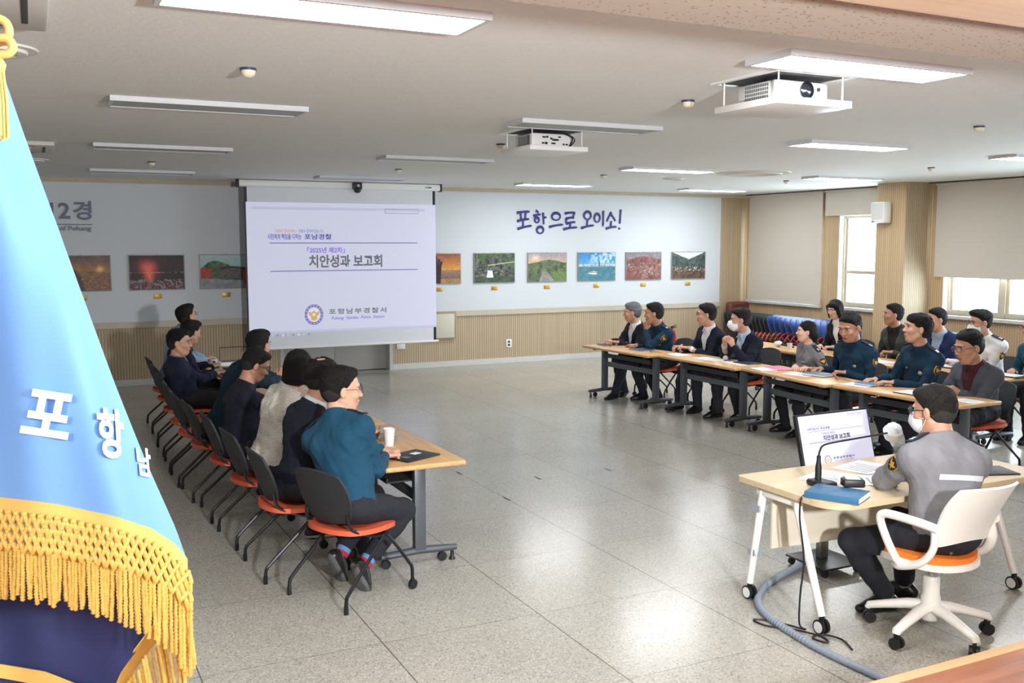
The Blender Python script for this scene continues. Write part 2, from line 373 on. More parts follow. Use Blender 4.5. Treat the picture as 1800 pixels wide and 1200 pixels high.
# window wall
ww = MB()
zs0, zt = 1.02, 2.66
holes = [(6.93, 8.78), (5.08, 6.42), (1.1, 4.13), (-2.6, .7)]
ww.box(XR, XR + .28, YS, YB + .3, 0, zs0); ww.box(XR, XR + .28, YS, YB + .3, zt, CH + .1)
ys = sorted([YS] + [y for h in holes for y in h] + [YB + .3])
for a, b in zip(ys[0::2], ys[1::2]): ww.box(XR, XR + .28, a, b, zs0, zt)
struct('wall_right', ww, m_riby)
struct('baseboard_right', MB().box(XR - .02, XR, YF, YB, 0, .10, bev=.004), m_base)
struct('pillar', MB().box(10.9, XR, 4.40, 5.0, 0, CH), m_ribx).data.materials.append(m_riby)
pl = bpy.data.objects['pillar'].data
for p in pl.polygons:
    if abs(p.normal.x) > .5: p.material_index = 1
for i, (a, b) in enumerate(holes):
    fr = MB(); x0, x1 = XR + .10, XR + .17; t = .055
    fr.box(x0, x1, a, b, zs0, zs0 + t + .03); fr.box(x0, x1, a, b, zt - t, zt); fr.box(x0 - .004, x1 + .004, a, a + t, zs0, zt); fr.box(x0 - .004, x1 + .004, b - t, b, zs0, zt)
    n = max(1, round((b - a) / .92)) if i != 1 else 1; ms = [a + (b - a) * k / n for k in range(1, n)]
    for y in ms: fr.box(x0 - .008, x1 + .008, y - .045, y + .045, zs0, zt)
    fr.box(x0 + .004, x1 - .004, a + .01, b - .01, 1.615, 1.675)
    # sash inner frames
    ed = [a] + ms + [b]
    for y0, y1 in zip(ed, ed[1:]):
        for z0, z1 in ((zs0, 1.645), (1.645, zt)):
            for (p, q, r_, s_) in ((y0, y0 + .10, z0, z1), (y1 - .10, y1, z0, z1)): fr.box(x0 + .02, x1 - .015, p, q, r_, s_)
    w = struct('window_%d' % (i + 1), fr, m_alu)
    MB().box(XR + .13, XR + .136, a + .02, b - .02, zs0 + .02, zt - .02).build('pane', m_gls, w)
    pd = bpy.data.lights.new('window_portal', 'AREA'); pd.shape = 'RECTANGLE'; pd.size = zt - zs0; pd.size_y = b - a; pd.cycles.is_portal = True
    po = bpy.data.objects.new('window_portal', pd); COL.objects.link(po); po.location = (XR + .2, (a + b) / 2, (zs0 + zt) / 2); po.rotation_euler = (0, R(90), 0)
    sl = MB().box(XR - .07, XR + .10, a - .12, b + .12, zs0 - .055, zs0, bev=.006).build('sill', m_base, w)
    rv = MB(); rv.box(XR - .004, XR + .1, a - .0, a + .012, zs0, zt); rv.box(XR - .004, XR + .1, b - .012, b, zs0, zt); rv.box(XR - .002, XR + .1, a + .012, b - .012, zt - .012, zt); rv.build('reveal', m_wht, w)
def blind(label, y0, y1, z0, z1):
    t = thing('roller_blind', label, 'blind', (XR - .06, (y0 + y1) / 2, z1), 0, 'roller blinds on the window wall')
    h = (y1 - y0) / 2; MB().box(-.004, .004, -h, h, z0 - z1, -.02).build('fabric', m_blind, t)
    MB().tube([(.0, -h - .01, -.028), (.0, h + .01, -.028)], .026, 12).build('roller', m_blind, t)
    MB().box(-.011, .011, -h, h, z0 - z1 - .022, z0 - z1 + .006, bev=.004).build('bottom_rail', m_blind, t)
blind('long beige roller blind drawn down to the sill near the far corner', 6.79, 8.83, 1.045, CH - .005)
blind('short beige roller blind drawn up above the narrow window', 5.02, 6.72, 2.68, CH - .005)
blind('wide beige roller blind half drawn beside the wooden pillar', 1.0, 4.27, 1.645, CH - .005)
cr = MB(); cr.box(XR - .10, XR - .08, YF, 4.40, CH - .014, CH); cr.box(XR - .10, XR - .08, 5.0, 8.9, CH - .014, CH); struct('trim_5', cr, m_black, 'thin black blind track along the ceiling edge')
# things on the walls
t = thing('electrical_cabinet', 'beige metal cabinet set into the back wall beside the screen', 'cabinet', (4.74, YB, .49))
MB().box(-.33, .29, -.05, 0, 0, .49, bev=.004).build('cabinet_frame', mat('cabinet_frame_beige', (158, 142, 116), .5), t)
dd = MB().box(-.29, .25, -.062, -.045, .03, .45, bev=.004).build('door', mat('cabinet_beige', (206, 202, 184), .45), t)
MB().box(-.185, -.165, -.07, -.06, .22, .32, bev=.003).build('latch', m_metal, dd)
def outlet(label, x, z, horiz=False):
    t = thing('wall_outlet', label, 'outlet', (x, YB, z)); w, h = (.075, .045) if horiz else (.055, .075)
    MB().box(-w, w, -.014, 0, -h, h, bev=.004).build('cover_plate', m_wht, t)
    if not horiz:
        for q in (-.028, .028): MB().lathe([(.0, -.001), (.022, -.001), (.022, .003), (0, .003)], 14, 0, frame_M((0, -.0145, q), (1, 0, 0), (0, 0, 1), (0, -1, 0))).build('socket', m_black, t)
outlet('white double wall outlet on the ribbed back wall', 6.08, .36); outlet('flat white junction box under the projection screen', 4.01, .40, True)
cb_ = MB().tube([(.97, YB - .01, .30), (.97, YB - .01, .515), (.98, YB - .01, .525), (1.5, YB - .01, .525)], .005, 6); tag(cb_.build('wall_cable', m_black), 'thin black cable bent along the ribbed wall behind the left tables', 'cable')
# lettering on the wall
def wall_sign(name, label, items, m, cat='sign'):
    t = thing(name, label, cat, (items[0][1], YB - .018, items[0][2])); ox, oz = items[0][1], items[0][2]
    for (s, x, z, w, h, kw) in items:
        M = frame_M((x - ox, -.0005, z - oz), (1, 0, 0), (0, 0, 1), (0, -1, 0))
        if s is None: MB().box(0, w, 0, h, 0, .008, 0, M).build('rule_line', m, t)
        else: text_mb(s, w, h, .016, M=M, **kw).build('lettering', m, t, None)
m_navy = mat('sign_navy', (62, 66, 104), .4)
wall_sign('wall_sign', 'raised navy wall lettering reading 12경 with of Pohang under a line', [('12', -1.37, 2.535, .27, .235, dict(bold=.022)), ('경', -1.06, 2.52, .25, .28, dict(bold=.022)), (None, -1.42, 2.447, .61, .012, {}), ('of Pohang', -1.255, 2.345, .43, .085, dict(bold=.01))], m_navy)
# brush-style slogan: strokes drawn as tapered bars
def slogan():
    m = mat('slogan_blue', (52, 46, 122), .4)
    t = thing('wall_slogan', 'blue brush style wall slogan 포항으로 오이소! above the framed photographs', 'sign', (6.235, YB - .018, 2.4))
    G = {
     'po': [((0, .98), (.85, 1.06)), ((.24, .98), (.3, .56)), ((.6, 1.0), (.55, .58)), ((.02, .48), (.82, .62)), ((.42, .55), (.42, .14)), ((.05, .02), (1.0, .22))],
     'hang': [((.22, 1.32), (.42, 1.2)), ((.02, 1.0), (.58, 1.1)), 'o:.3,.76,.17,.15', ((.78, 1.22), (.84, .5)), ((.82, .88), (1.04, .92)), 'o:.56,.16,.26,.2'],
     'eu': ['o:.5,.82,.3,.22', ((.0, .18), (1.0, .34))],
     'ro': [((.1, .98), (.85, 1.04)), ((.8, 1.02), (.7, .74)), ((.18, .66), (.78, .74)), ((.2, .66), (.2, .36)), ((.2, .36), (.86, .46)), ((.5, .4), (.5, .12)), ((0, .02), (1.0, .14))],
     'oo': ['o:.5,.84,.28,.24', ((.5, .58), (.46, .2)), ((.0, .06), (1.0, .24))],
     'i': ['o:.26,.6,.24,.26', ((.8, 1.05), (.78, .08))],
     'so': [((.5, 1.1), (.08, .52)), ((.46, .98), (.9, .56)), ((.5, .55), (.46, .22)), ((.0, .08), (1.0, .2))],
     'ex': [((.5, 1.25), (.36, .36)), ((.24, .05), (.3, .0))]}
    pos = [('po', 0.0, .30, 0.02), ('hang', .33, .26, -.04), ('eu', .66, .29, .01), ('ro', .96, .29, .02), ('oo', 1.34, .27, .03), ('i', 1.62, .25, .06), ('so', 1.88, .23, .02), ('ex', 2.14, .13, .03)]
    for key, x, w, z in pos:
        mb = MB()
        for s in G[key]:
            if isinstance(s, str):
                cx, cy, rx, ry = map(float, s[2:].split(','))
                P = [(x + w * (cx + rx * math.cos(a)), -.012, z + .30 * (cy + ry * math.sin(a))) for a in np.linspace(.6, 2 * PI + .75, 20)]
                rr = [.021 + .006 * math.sin(a * 1.0 + .5) for a in np.linspace(0, 2 * PI, 20)]
            else:
                (a, b), (c, d) = s; P = [(x + w * (a + (c - a) * q), -.012, z + .30 * (b + (d - b) * q) + .008 * math.sin(PI * q)) for q in np.linspace(0, 1, 7)]
                rr = [.027, .024, .021, .019, .020, .022, .015]
            mb.tube(P, rr, 8)
        mb.v = [(v[0], max(-.02, min(-.0005, v[1])), v[2]) for v in mb.v]
        mb.build('lettering', m, t, 60)
slogan()
# framed photographs of scenery: each a painted panel in a slim frame
def noise2(h, w, cells, seed):
    r = np.random.RandomState(seed); out = np.zeros((h, w))
    for o in range(4):
        c = cells * 2 ** o; g = r.rand(int(c * h / w) + 3, c + 3); y = np.linspace(0, g.shape[0] - 2.01, h); x = np.linspace(0, g.shape[1] - 2.01, w)
        yi, xi = y.astype(int), x.astype(int); fy, fx = (y - yi)[:, None], (x - xi)[None, :]; fy = fy * fy * (3 - 2 * fy); fx = fx * fx * (3 - 2 * fx)
        out += (g[yi][:, xi] * (1 - fx) * (1 - fy) + g[yi][:, xi + 1] * fx * (1 - fy) + g[yi + 1][:, xi] * (1 - fx) * fy + g[yi + 1][:, xi + 1] * fx * fy) / 2 ** o
    return out / 1.875
HH, WW = 100, 148
def lerp(a, b, t): t = np.clip(t, 0, 1)[..., None]; return np.array(a, float) * (1 - t) + np.array(b, float) * t
def paint(kind):
    yy, xx = np.mgrid[0:HH, 0:WW]; v = 1 - yy / (HH - 1); u = xx / (WW - 1); n1 = noise2(HH, WW, 4, 11 + len(kind)); n2 = noise2(HH, WW, 14, 3 + len(kind)); n3 = noise2(HH, WW, 46, 5)
    def put(img, mask, c): img[mask] = (np.array(c, float) if np.ndim(c) == 1 else c[mask]); return img
    if kind == 'boardwalk':
        img = lerp((176, 120, 70), (96, 84, 90), (v - .55) * 2 + n1 * .8 - .4); img = put(img, v < .55, lerp((120, 88, 70), (168, 122, 84), n3 * 1.6 - .4)); img = put(img, (u < .42) & (v < .95 - u * .9), lerp((48, 40, 44), (90, 70, 60), n2))
        img = put(img, (np.abs(u - .40 - .1 * v) < .30 * (.55 - v)) & (v < .52), lerp((70, 52, 48), (110, 84, 70), n3)); d = (u - .82) ** 2 + ((v - .62) * .7) ** 2; img = np.clip(img + (120 * np.exp(-d * 220))[..., None] * np.array((1, .8, .4)), 0, 255)
    elif kind == 'fireworks':
        img = lerp((26, 18, 26), (58, 26, 34), n1 * 1.4 - .3); d = (u - .34) ** 2 * 1.4 + (v - .66) ** 2; img += (230 * np.exp(-d * 22))[..., None] * np.array((1, .38, .3)); d = (u - .36) ** 2 * 3 + (v - .34) ** 2
        img += (200 * np.exp(-d * 30))[..., None] * np.array((1, .45, .25)); img = put(img, (v < .3) & (n3 > .55), (150, 140, 150)); img = put(img, (v < .2) & (n3 < .42), (120, 30, 36)); img = put(img, (np.abs(v - .5) < .015) & (n3 > .5), (210, 170, 140))
    elif kind == 'village':
        img = lerp((140, 176, 184), (184, 206, 206), v); img = put(img, v < .95 - .3 * n1 - .35 * np.abs(u - .3), lerp((38, 74, 40), (96, 128, 74), n2 * 1.6 - .3)); img = put(img, (v < .62) & (v > .3) & (u > .3), lerp((66, 64, 66), (120, 110, 100), n3))
        img = put(img, (u < .22) & (v < .6) & (v > .18), lerp((150, 40, 32), (206, 70, 50), n3)); img = put(img, v < .26 - .1 * (u - .5), lerp((120, 124, 130), (160, 162, 166), n2)); img = put(img, (np.abs(u - .86) < .03) & (v < .5) & (v > .12), (200, 80, 50))
        img = put(img, (np.abs(v - .64 + .18 * np.abs(u - .62)) < .03) & (np.abs(u - .62) < .25), (40, 40, 44))
    elif kind == 'sunset':
        img = lerp((230, 160, 60), (150, 84, 60), (v - .45) * 2); img = put(img, v < .45, lerp((92, 80, 84), (170, 130, 96), v * 2)); img = put(img, v < .16, lerp((150, 112, 66), (190, 148, 88), n3))
        hnd = (np.abs(u - .42) < .10 + .04 * v) & (v < .62)
        for k in range(5): a = -.5 + .25 * k; hnd |= (np.abs((u - .42) - a * .14 * (v / .62) * 1.5) < .026) & (v < .9 - .08 * abs(k - 2)) & (v >= .5)
        img = put(img, hnd, (40, 24, 24))
    elif kind == 'waterfall':
        img = lerp((44, 50, 42), (112, 118, 102), n2 * 1.8 - .5); img = put(img, n3 > .66, (142, 144, 138)); img = put(img, (n1 > .6) & (v > .4), lerp((62, 84, 48), (92, 116, 68), n3)); img = put(img, v < .2, lerp((44, 66, 50), (80, 100, 74), n2))
        img = put(img, (np.abs(u - .38) < .06 + .12 * (.42 - v)) & (v < .42) & (v > .17), lerp((214, 220, 222), (250, 250, 250), n3)); img = put(img, (np.abs(v - .62 - .18 * (u - .5)) < .018) & (u > .34), (190, 190, 170))
    elif kind == 'hills':
        img = lerp((222, 176, 140), (150, 150, 164), (v - .6) * 2.4); d = (u - .18) ** 2 + (v - .84) ** 2; img += (70 * np.exp(-d * 90))[..., None] * np.array((1, .8, .5)); img = put(img, v < .74 - .25 * np.abs(u - .55) + .06 * n2, lerp((52, 74, 50), (112, 126, 88), n2 * 1.5 - .2))
        img = put(img, (v < .36) & (np.abs(u - .45 + .2 * (v - .2)) < .42 * (.5 - v)), lerp((116, 112, 112), (176, 170, 164), n3)); img = put(img, (v < .34) & (u > .66), lerp((84, 112, 58), (130, 150, 80), n3))
    elif kind == 'harbour':
        img = lerp((96, 176, 216), (52, 134, 204), (v - .5) * 2); cl = (n2 > .5) & (v > .62) & (u > .3); img = put(img, cl, lerp((140, 190, 224), (206, 226, 240), n1 * 1.6 - .4)); img = put(img, v < .54, lerp((60, 116, 136), (88, 146, 158), n2)); img = put(img, (v < .60) & (v > .5) & (n3 > .35), lerp((150, 160, 160), (226, 228, 226), n3))
        img = put(img, (np.abs(u - .56) < .014) & (v < .68) & (v > .5), (60, 70, 90)); b = (np.abs(u - .39 - .2 * (v - .3)) < .12) & (np.abs(v - .27) < .06 - .2 * np.abs(u - .42)); img = put(img, b, (240, 240, 240)); img = put(img, b & (np.abs(v - .29) < .012), (40, 60, 100))
    elif kind == 'autumn':
        img = lerp((104, 60, 60), (158, 104, 92), n2 * 1.8 - .4); img = put(img, (n3 > .6) & (v < .62) & (v > .15) & (n1 > .4), lerp((160, 134, 120), (190, 172, 158), n2)); img = put(img, (v < .4) & (u < .4) & (n2 > .52), lerp((120, 56, 54), (146, 76, 66), n3)); img = put(img, v > .88 - .3 * np.abs(u - .5), lerp((120, 110, 124), (150, 140, 150), n2))
    else:
        img = lerp((196, 212, 222), (226, 234, 240), v); img = put(img, v < .98 - .5 * np.abs(np.abs(u - .5) - .5) * 1.1 + .05 * n2, lerp((40, 58, 62), (84, 100, 92), n2 * 1.5 - .2)); img = put(img, v < .42, lerp((62, 56, 48), (130, 86, 62), n2 * 1.7 - .4)); img = put(img, (v < .45) & (v > .28) & (n3 > .62), (216, 214, 210))
    p = np.pad(img, ((1, 1), (1, 1), (0, 0)), 'edge'); img = sum(p[i:i + HH, j:j + WW] * w for i, j, w in ((0, 1, .15), (1, 0, .15), (1, 1, .4), (1, 2, .15), (2, 1, .15)))
    return np.clip(img + (n3[..., None] - .5) * 30 + (n2[..., None] - .5) * 24, 0, 255)
m_photo = attr_mat('photo_print', 0, .5); m_gold = mat('brass_plate', (196, 156, 62), .35, .5); m_pf = mat('photo_frame_grey', (150, 148, 144), .4, .3)
def photo(kind, x0, x1, label):
    z0, z1 = 1.462, 2.0; t = thing('framed_photo', label, 'framed photo', ((x0 + x1) / 2, YB - .018, z0), 0, 'scenery photographs on the back wall'); w = (x1 - x0) / 2; h = z1 - z0
    MB().box(-w, w, -.026, -.0005, 0, h, bev=.003).build('frame', m_pf, t)
    A = paint(kind); c = ((A / 255 + .055) / 1.055) ** 2.4
    mb = MB().grid(lambda a, b: (-w + .012 + (2 * w - .024) * a, -.0275, .012 + (h - .024) * b), WW - 1, HH - 1)
    me = mb.mesh('print', m_photo, None); at = me.color_attributes.new('Col', 'FLOAT_COLOR', 'POINT')
    cc = np.ones((WW, HH, 4)); cc[..., :3] = c[::-1].transpose(1, 0, 2); at.data.foreach_set('color', cc.astype(np.float32).ravel()); obj_from(me, 'print', t)
    hk = MB().tube([(0, -.012, h - .004), (0, -.012, h + .018)], .004, 6); hk.build('hanger', m_pf, t)
    p = thing('name_plate', 'small brass name plate below the photo of ' + label.split(' photo of ')[-1], 'name plate', ((x0 + x1) / 2, YB - .018, z0 - .10), 0, 'brass name plates under the photographs')
    MB().box(-.062, .062, -.007, 0, -.032, .04, bev=.003).build('plate', m_gold, p); MB().box(-.045, .03, -.0085, -.0065, .012, .018).box(-.045, .01, -.0085, -.0065, -.004, .0).build('engraving', mat('engraving', (120, 92, 40), .5), p)
def obj_from(me, name, parent=None, label=None):
    o = bpy.data.objects.new(name, me); COL.objects.link(o)
    if parent: o.parent = parent
    return o
for kind, x0, x1, lb in (('boardwalk', -1.40, -.579, 'framed photo of a wooden boardwalk at sunset'), ('fireworks', -.33, .48, 'framed photo of red fireworks over a night harbour'), ('village', .70, 1.51, 'framed photo of a folk village under green trees'),
    ('sunset', 4.32, 5.13, 'framed photo of a hand sculpture against an orange sunset'), ('waterfall', 5.38, 6.19, 'framed photo of a waterfall among grey rocks'), ('hills', 6.448, 7.263, 'framed photo of green hills at sunrise'),
    ('harbour', 7.503, 8.326, 'framed photo of a white boat on blue harbour water'), ('autumn', 8.56, 9.378, 'framed photo of a reddish autumn valley'), ('valleys', 9.618, 10.436, 'framed photo of a dark wooded mountain valley')):
    photo(kind, x0, x1, lb)

# ------------------------------------------------------------------ projection screen
def emblem(mb, cx, cy, r, M, i0):
    # materials: i0 ring, i0+1 white, i0+2 gold
    def disc(rad, z, mi, n=40, sy=1.1): mb.add([(cx, cy, z)] + [(cx + rad * math.cos(2 * PI * k / n), cy + rad * sy * math.sin(2 * PI * k / n), z) for k in range(n)], [(0, 1 + k, 1 + (k + 1) % n) for k in range(n)], mi, M)
    disc(r, .0006, i0); disc(r * .72, .0010, i0 + 1); disc(r * .99, .0003, i0 + 2)
    for k in range(16):
        a = 2 * PI * k / 16; q = r * .86; mb.add([(cx + q * math.cos(a) + dx * r * .05, cy + q * 1.1 * math.sin(a) + dy * r * .05, .0011) for dx, dy in ((-1, -1), (1, -1), (1, 1), (-1, 1))], [(0, 1, 2, 3)], i0 + 1, M)
    w = [(-.66, .40), (-.30, .22), (-.12, .30), (0, .46), (.12, .30), (.30, .22), (.66, .40), (.52, -.05), (.30, -.16), (.34, -.50), (0, -.66), (-.34, -.50), (-.30, -.16), (-.52, -.05)]
    for i in range(len(w)): a, b = w[i], w[(i + 1) % len(w)]; mb.add([(cx, cy, .0014), (cx + a[0] * r, cy + a[1] * r, .0014), (cx + b[0] * r, cy + b[1] * r, .0014)], [(0, 1, 2)], i0 + 2, M)
    disc(r * .16, .0017, i0 + 1, 20)
def slide(parent, W_, H_, M, E, bright):
    def em(n, c): return emis(n + '_%g' % bright, c, bright)
    Mx = lambda z: M @ Matrix.Translation((0, 0, z))
    mb = MB().box(0, W_, 0, H_, 0, .0015, 0, M); mb.build('slide_page', em('slide_page', (222, 224, 246)), parent, None)
    def txt(s, u0, v0, u1, v1, m, bold=0., ital=0., nm='slide_text', sp=1.0): text_mb(s, (u1 - u0) * W_, (v1 - v0) * H_, 0, bold, ital, sp, M=M @ Matrix.Translation((u0 * W_, v0 * H_, .0025))).build(nm, m, parent, None)
    purple = em('slide_purple', (138, 108, 232)); blue = em('slide_blue', (92, 92, 196)); grey = em('slide_grey', (112, 114, 122) if E else (40, 40, 48)); orange = em('slide_orange', (236, 140, 96))
    txt('「APEC 성공개최」', .139, .770, .245, .797, orange, .008); txt('경찰이 함께하겠습니다', .258, .770, .386, .797, em('slide_lav', (120, 126, 214)), .004)
    txt('시민에게 책임을 다하는', .102, .719, .272, .762, blue, .02); txt('포남경찰', .287, .719, .4286, .762, em('slide_indigo', (70, 66, 168)), .02)
    for v in (.688, .473): MB().box(.111 * W_, .8955 * W_, v * H_, (v + .008) * H_, .002, .003, 0, M).build('slide_rule', em('slide_rule', (140, 134, 190)), parent, None)
    txt('「2025년 제2차」', .30, .614, .4955, .660, purple, .022); txt('치안성과 보고회', .308, .500, .697, .600, grey, .03, sp=.98)
    mb = MB(); emblem(mb, .3275 * W_, .136 * H_, .048 * W_, M @ Matrix.Translation((0, 0, .002)), 0); mb.build('slide_emblem', [em('slide_ring', (134, 128, 206)), em('slide_white', (240, 240, 250)), em('slide_gold', (226, 188, 110))], parent, None)
    txt('포항남부경찰서', .4055, .134, .7156, .1777, grey, .02, sp=1.25); txt('Pohang  Nambu  Police  Station', .418, .084, .7055, .116, purple, .01, .3)
    mb = MB()
    mb.box(.03 * W_, .94 * W_, .945 * H_, .965 * H_, .002, .0026, 0, M)
    for a, b, c, d in ((.715, .7165, .926, .962), (.9, .9015, .926, .962), (.715, .9015, .926, .929), (.715, .9015, .959, .962)): mb.box(a * W_, b * W_, c * H_, d * H_, .003, .0035, 1, M)
    mb.build('slide_toolbar', [em('slide_bar', (206, 206, 232)), grey], parent, None)
    MB().box(0, W_, .0, .018 * H_, .002, .0026, 0, M).build('slide_status_bar', MATS['slide_bar_%g' % bright], parent, None)
t = thing('projection_screen', 'large pulled down projection screen showing the report slide', 'projection screen', (2.84, 8.25, .53))
MB().box(-1.64, 1.62, -.06, .06, 2.495, 2.60, bev=.02).build('housing', m_wht, t)
MB().box(-1.665, -1.635, -.065, .065, 2.485, 2.607, bev=.008).box(1.615, 1.645, -.065, .065, 2.485, 2.607, bev=.008).build('end_cap', m_black, t)
MB().box(-1.56, 1.54, -.004, 0, .03, 2.5).build('fabric', [mat('screen_fabric', (226, 230, 236), .8)], t)
MB().box(-1.56, -1.515, -.0055, .0015, .03, 2.5).build('black_border', m_black, t); MB().box(1.495, 1.54, -.0055, .0015, .03, 2.5).build('black_border', m_black, t)
MB().box(-1.58, 1.58, -.014, .014, 0, .036, bev=.006).build('weight_bar', m_wht, t)
mk = MB()
for k, (a_, b_) in enumerate(((0, .012), (.024, .030), (.036, .048), (.054, .060), (.066, .086), (.092, .106))): mk.box(1.35 + a_, 1.35 + b_, -.0612, -.059, 2.535, 2.558)
mk.build('maker_mark', m_black, t, None)
slide(t, 3.08, 2.02, frame_M((-1.535, -.0045, .25), (1, 0, 0), (0, 0, 1), (0, -1, 0)), 1, .15)
ti = MB()
for k in range(8): ti.box(-1.2 + .082 * k, -1.17 + .082 * k, -.0062, -.0045, .205, .235, k % 3)
ti.build('taskbar_icon', [emis('icon_a', (210, 214, 240), .15), emis('icon_b', (150, 160, 226), .15), emis('icon_c', (236, 236, 240), .15)], t)
t = thing('webcam', 'black conference camera hanging on the screen housing', 'camera', (3.03, 8.16, 3.0))
MB().box(-.075, .075, -.03, .05, .02, .125, bev=.012).build('body', m_black, t); MB().ball((0, -.01, .01), (.06, .05, .05), 14).build('head', m_black, t)
MB().lathe([(0, 0), (.024, 0), (.024, .02), (0, .02)], 16, 0, frame_M((0, -.045, .075), (1, 0, 0), (0, 0, 1), (0, -1, 0))).build('lens', m_metal, t)

# ------------------------------------------------------------------ ceiling fittings
m_lamp = emis('lamp_lit', (250, 252, 255), LAMP_E); m_lampoff = mat('lamp_unlit', (172, 175, 178), .5); m_lfr = mat('lamp_frame', (206, 208, 211), .45)
def panel_light(x, y, on, label, z=CH, rz=0, m_on=None):
    t = thing('ceiling_light', label, 'ceiling light', (x, y, z), rz, 'rectangular ceiling light panels'); a, b = .655, .175
    fr = MB(); h = -.034; fr.box(-a, a, -b, -b + .022, h, 0); fr.box(-a, a, b - .022, b, h, 0); fr.box(-a, -a + .024, -b + .022, b - .022, h, 0); fr.box(a - .024, a, -b + .022, b - .022, h, 0); fr.build('frame', m_lfr, t)
    MB().add([(-a + .024, -b + .022, -.029), (-a + .024, b - .022, -.029), (a - .024, b - .022, -.029), (a - .024, -b + .022, -.029)], [(0, 1, 2, 3)]).build('diffuser', (m_on or m_lamp) if on else m_lampoff, t)
for x, y, on, lb in ((-.50, -2.88, 1, 'bright ceiling light panel cut by the top of the frame'), (2.46, -2.85, 1, 'bright ceiling light panel above the near white projector'), (-.47, .27, 0, 'unlit ceiling light panel nearest the blue flag'), (2.48, .15, 0, 'unlit ceiling light panel above the farther projector'),
    (5.63, .38, 1, 'lit ceiling light panel over the front right tables'), (-.40, 3.56, 0, 'unlit ceiling light panel over the left tables, second from the back wall'), (2.56, 3.63, 0, 'unlit ceiling light panel behind the farther projector'), (5.89, 3.80, 1, 'lit ceiling light panel in front of the middle of the white wall'),
    (9.26, 4.11, 1, 'lit ceiling light panel beside the wooden pillar'), (-.26, 7.09, 0, 'unlit ceiling light panel nearest the back wall on the left'), (2.75, 7.1, 0, 'unlit ceiling light panel just before the screen housing'), (6.10, 7.29, 1, 'lit ceiling light panel above the blue wall slogan'),
    (9.47, 7.49, 1, 'lit ceiling light panel near the far right corner'), (8.72, .55, 1, 'lit ceiling light panel cut by the right side of the frame')):
    panel_light(x, y, on, lb)
m_det = mat('detector_cream', (232, 222, 198), .5); m_detb = mat('detector_blue', (52, 66, 96), .4)
for x, y, lb in ((-.507, -1.28, 'round detector above the unlit light panel near the flag'), (2.42, -1.34, 'round detector left of the near white projector'), (5.49, -1.19, 'round detector right of the near white projector'), (2.53, 1.84, 'round detector beside the farther projector'),
    (2.72, 5.35, 'round detector above the projection screen'), (-.31, 5.49, 'round detector between the two left rear light panels'), (8.81, 2.14, 'round detector left of the wide roller blind'), (5.71, 5.12, 'round detector above the white wall panel'), (8.96, 5.0, 'round detector near the short roller blind')):
    t = thing('smoke_detector', lb, 'detector', (x, y, CH), 0, 'round ceiling detectors')
    MB().lathe([(0, -.014), (.045, -.014), (.045, 0), (0, 0)], 18).build('base', m_detb, t); MB().lathe([(0, -.052), (.020, -.05), (.036, -.036), (.041, -.014), (0, -.014)], 18).build('cap', m_det, t)
m_vent = mat('vent_white', (214, 212, 206), .5)
for x, y, r, lb in ((-1.75, -1.3, .20, 'round ceiling diffuser beside the yellow flag cord'), (-1.62, 5.75, .22, 'round ceiling diffuser near the left rear corner'), (7.42, 3.93, .50, 'large round ceiling diffuser between the lit panels'), (7.06, 5.30, .17, 'small round ceiling diffuser in front of the white wall')):
    t = thing('ceiling_diffuser', lb, 'air vent', (x, y, CH), 0, 'round ceiling diffusers')
    MB().lathe([(0, -.012), (r * .5, -.014), (r * .55, -.03), (r * .75, -.026), (r * .78, -.012), (r, -.010), (r * 1.02, 0), (0, 0)], 32).build('cone', m_vent, t)
for x, y, lb in ((-1.98, -2.5, 'square ceiling air conditioner in the corner above the flag'), (-1.85, 3.9, 'square ceiling air conditioner behind the blue flag')):
    t = thing('air_conditioner', lb, 'air conditioner', (x, y, CH), 0); MB().box(-.46, .46, -.46, .46, -.045, 0, bev=.015).build('panel', mat('ac_white', (206, 203, 196), .5), t)
    for k in range(4):
        M = Matrix.Rotation(k * PI / 2, 4, 'Z'); MB().box(-.30, .30, .36, .385, -.048, -.044, 0, M, .002).build('louver', mat('ac_slot', (70, 70, 70), .6), t)
    MB().box(-.26, .26, -.26, .26, -.052, -.044, bev=.004).build('grille', m_vent, t)
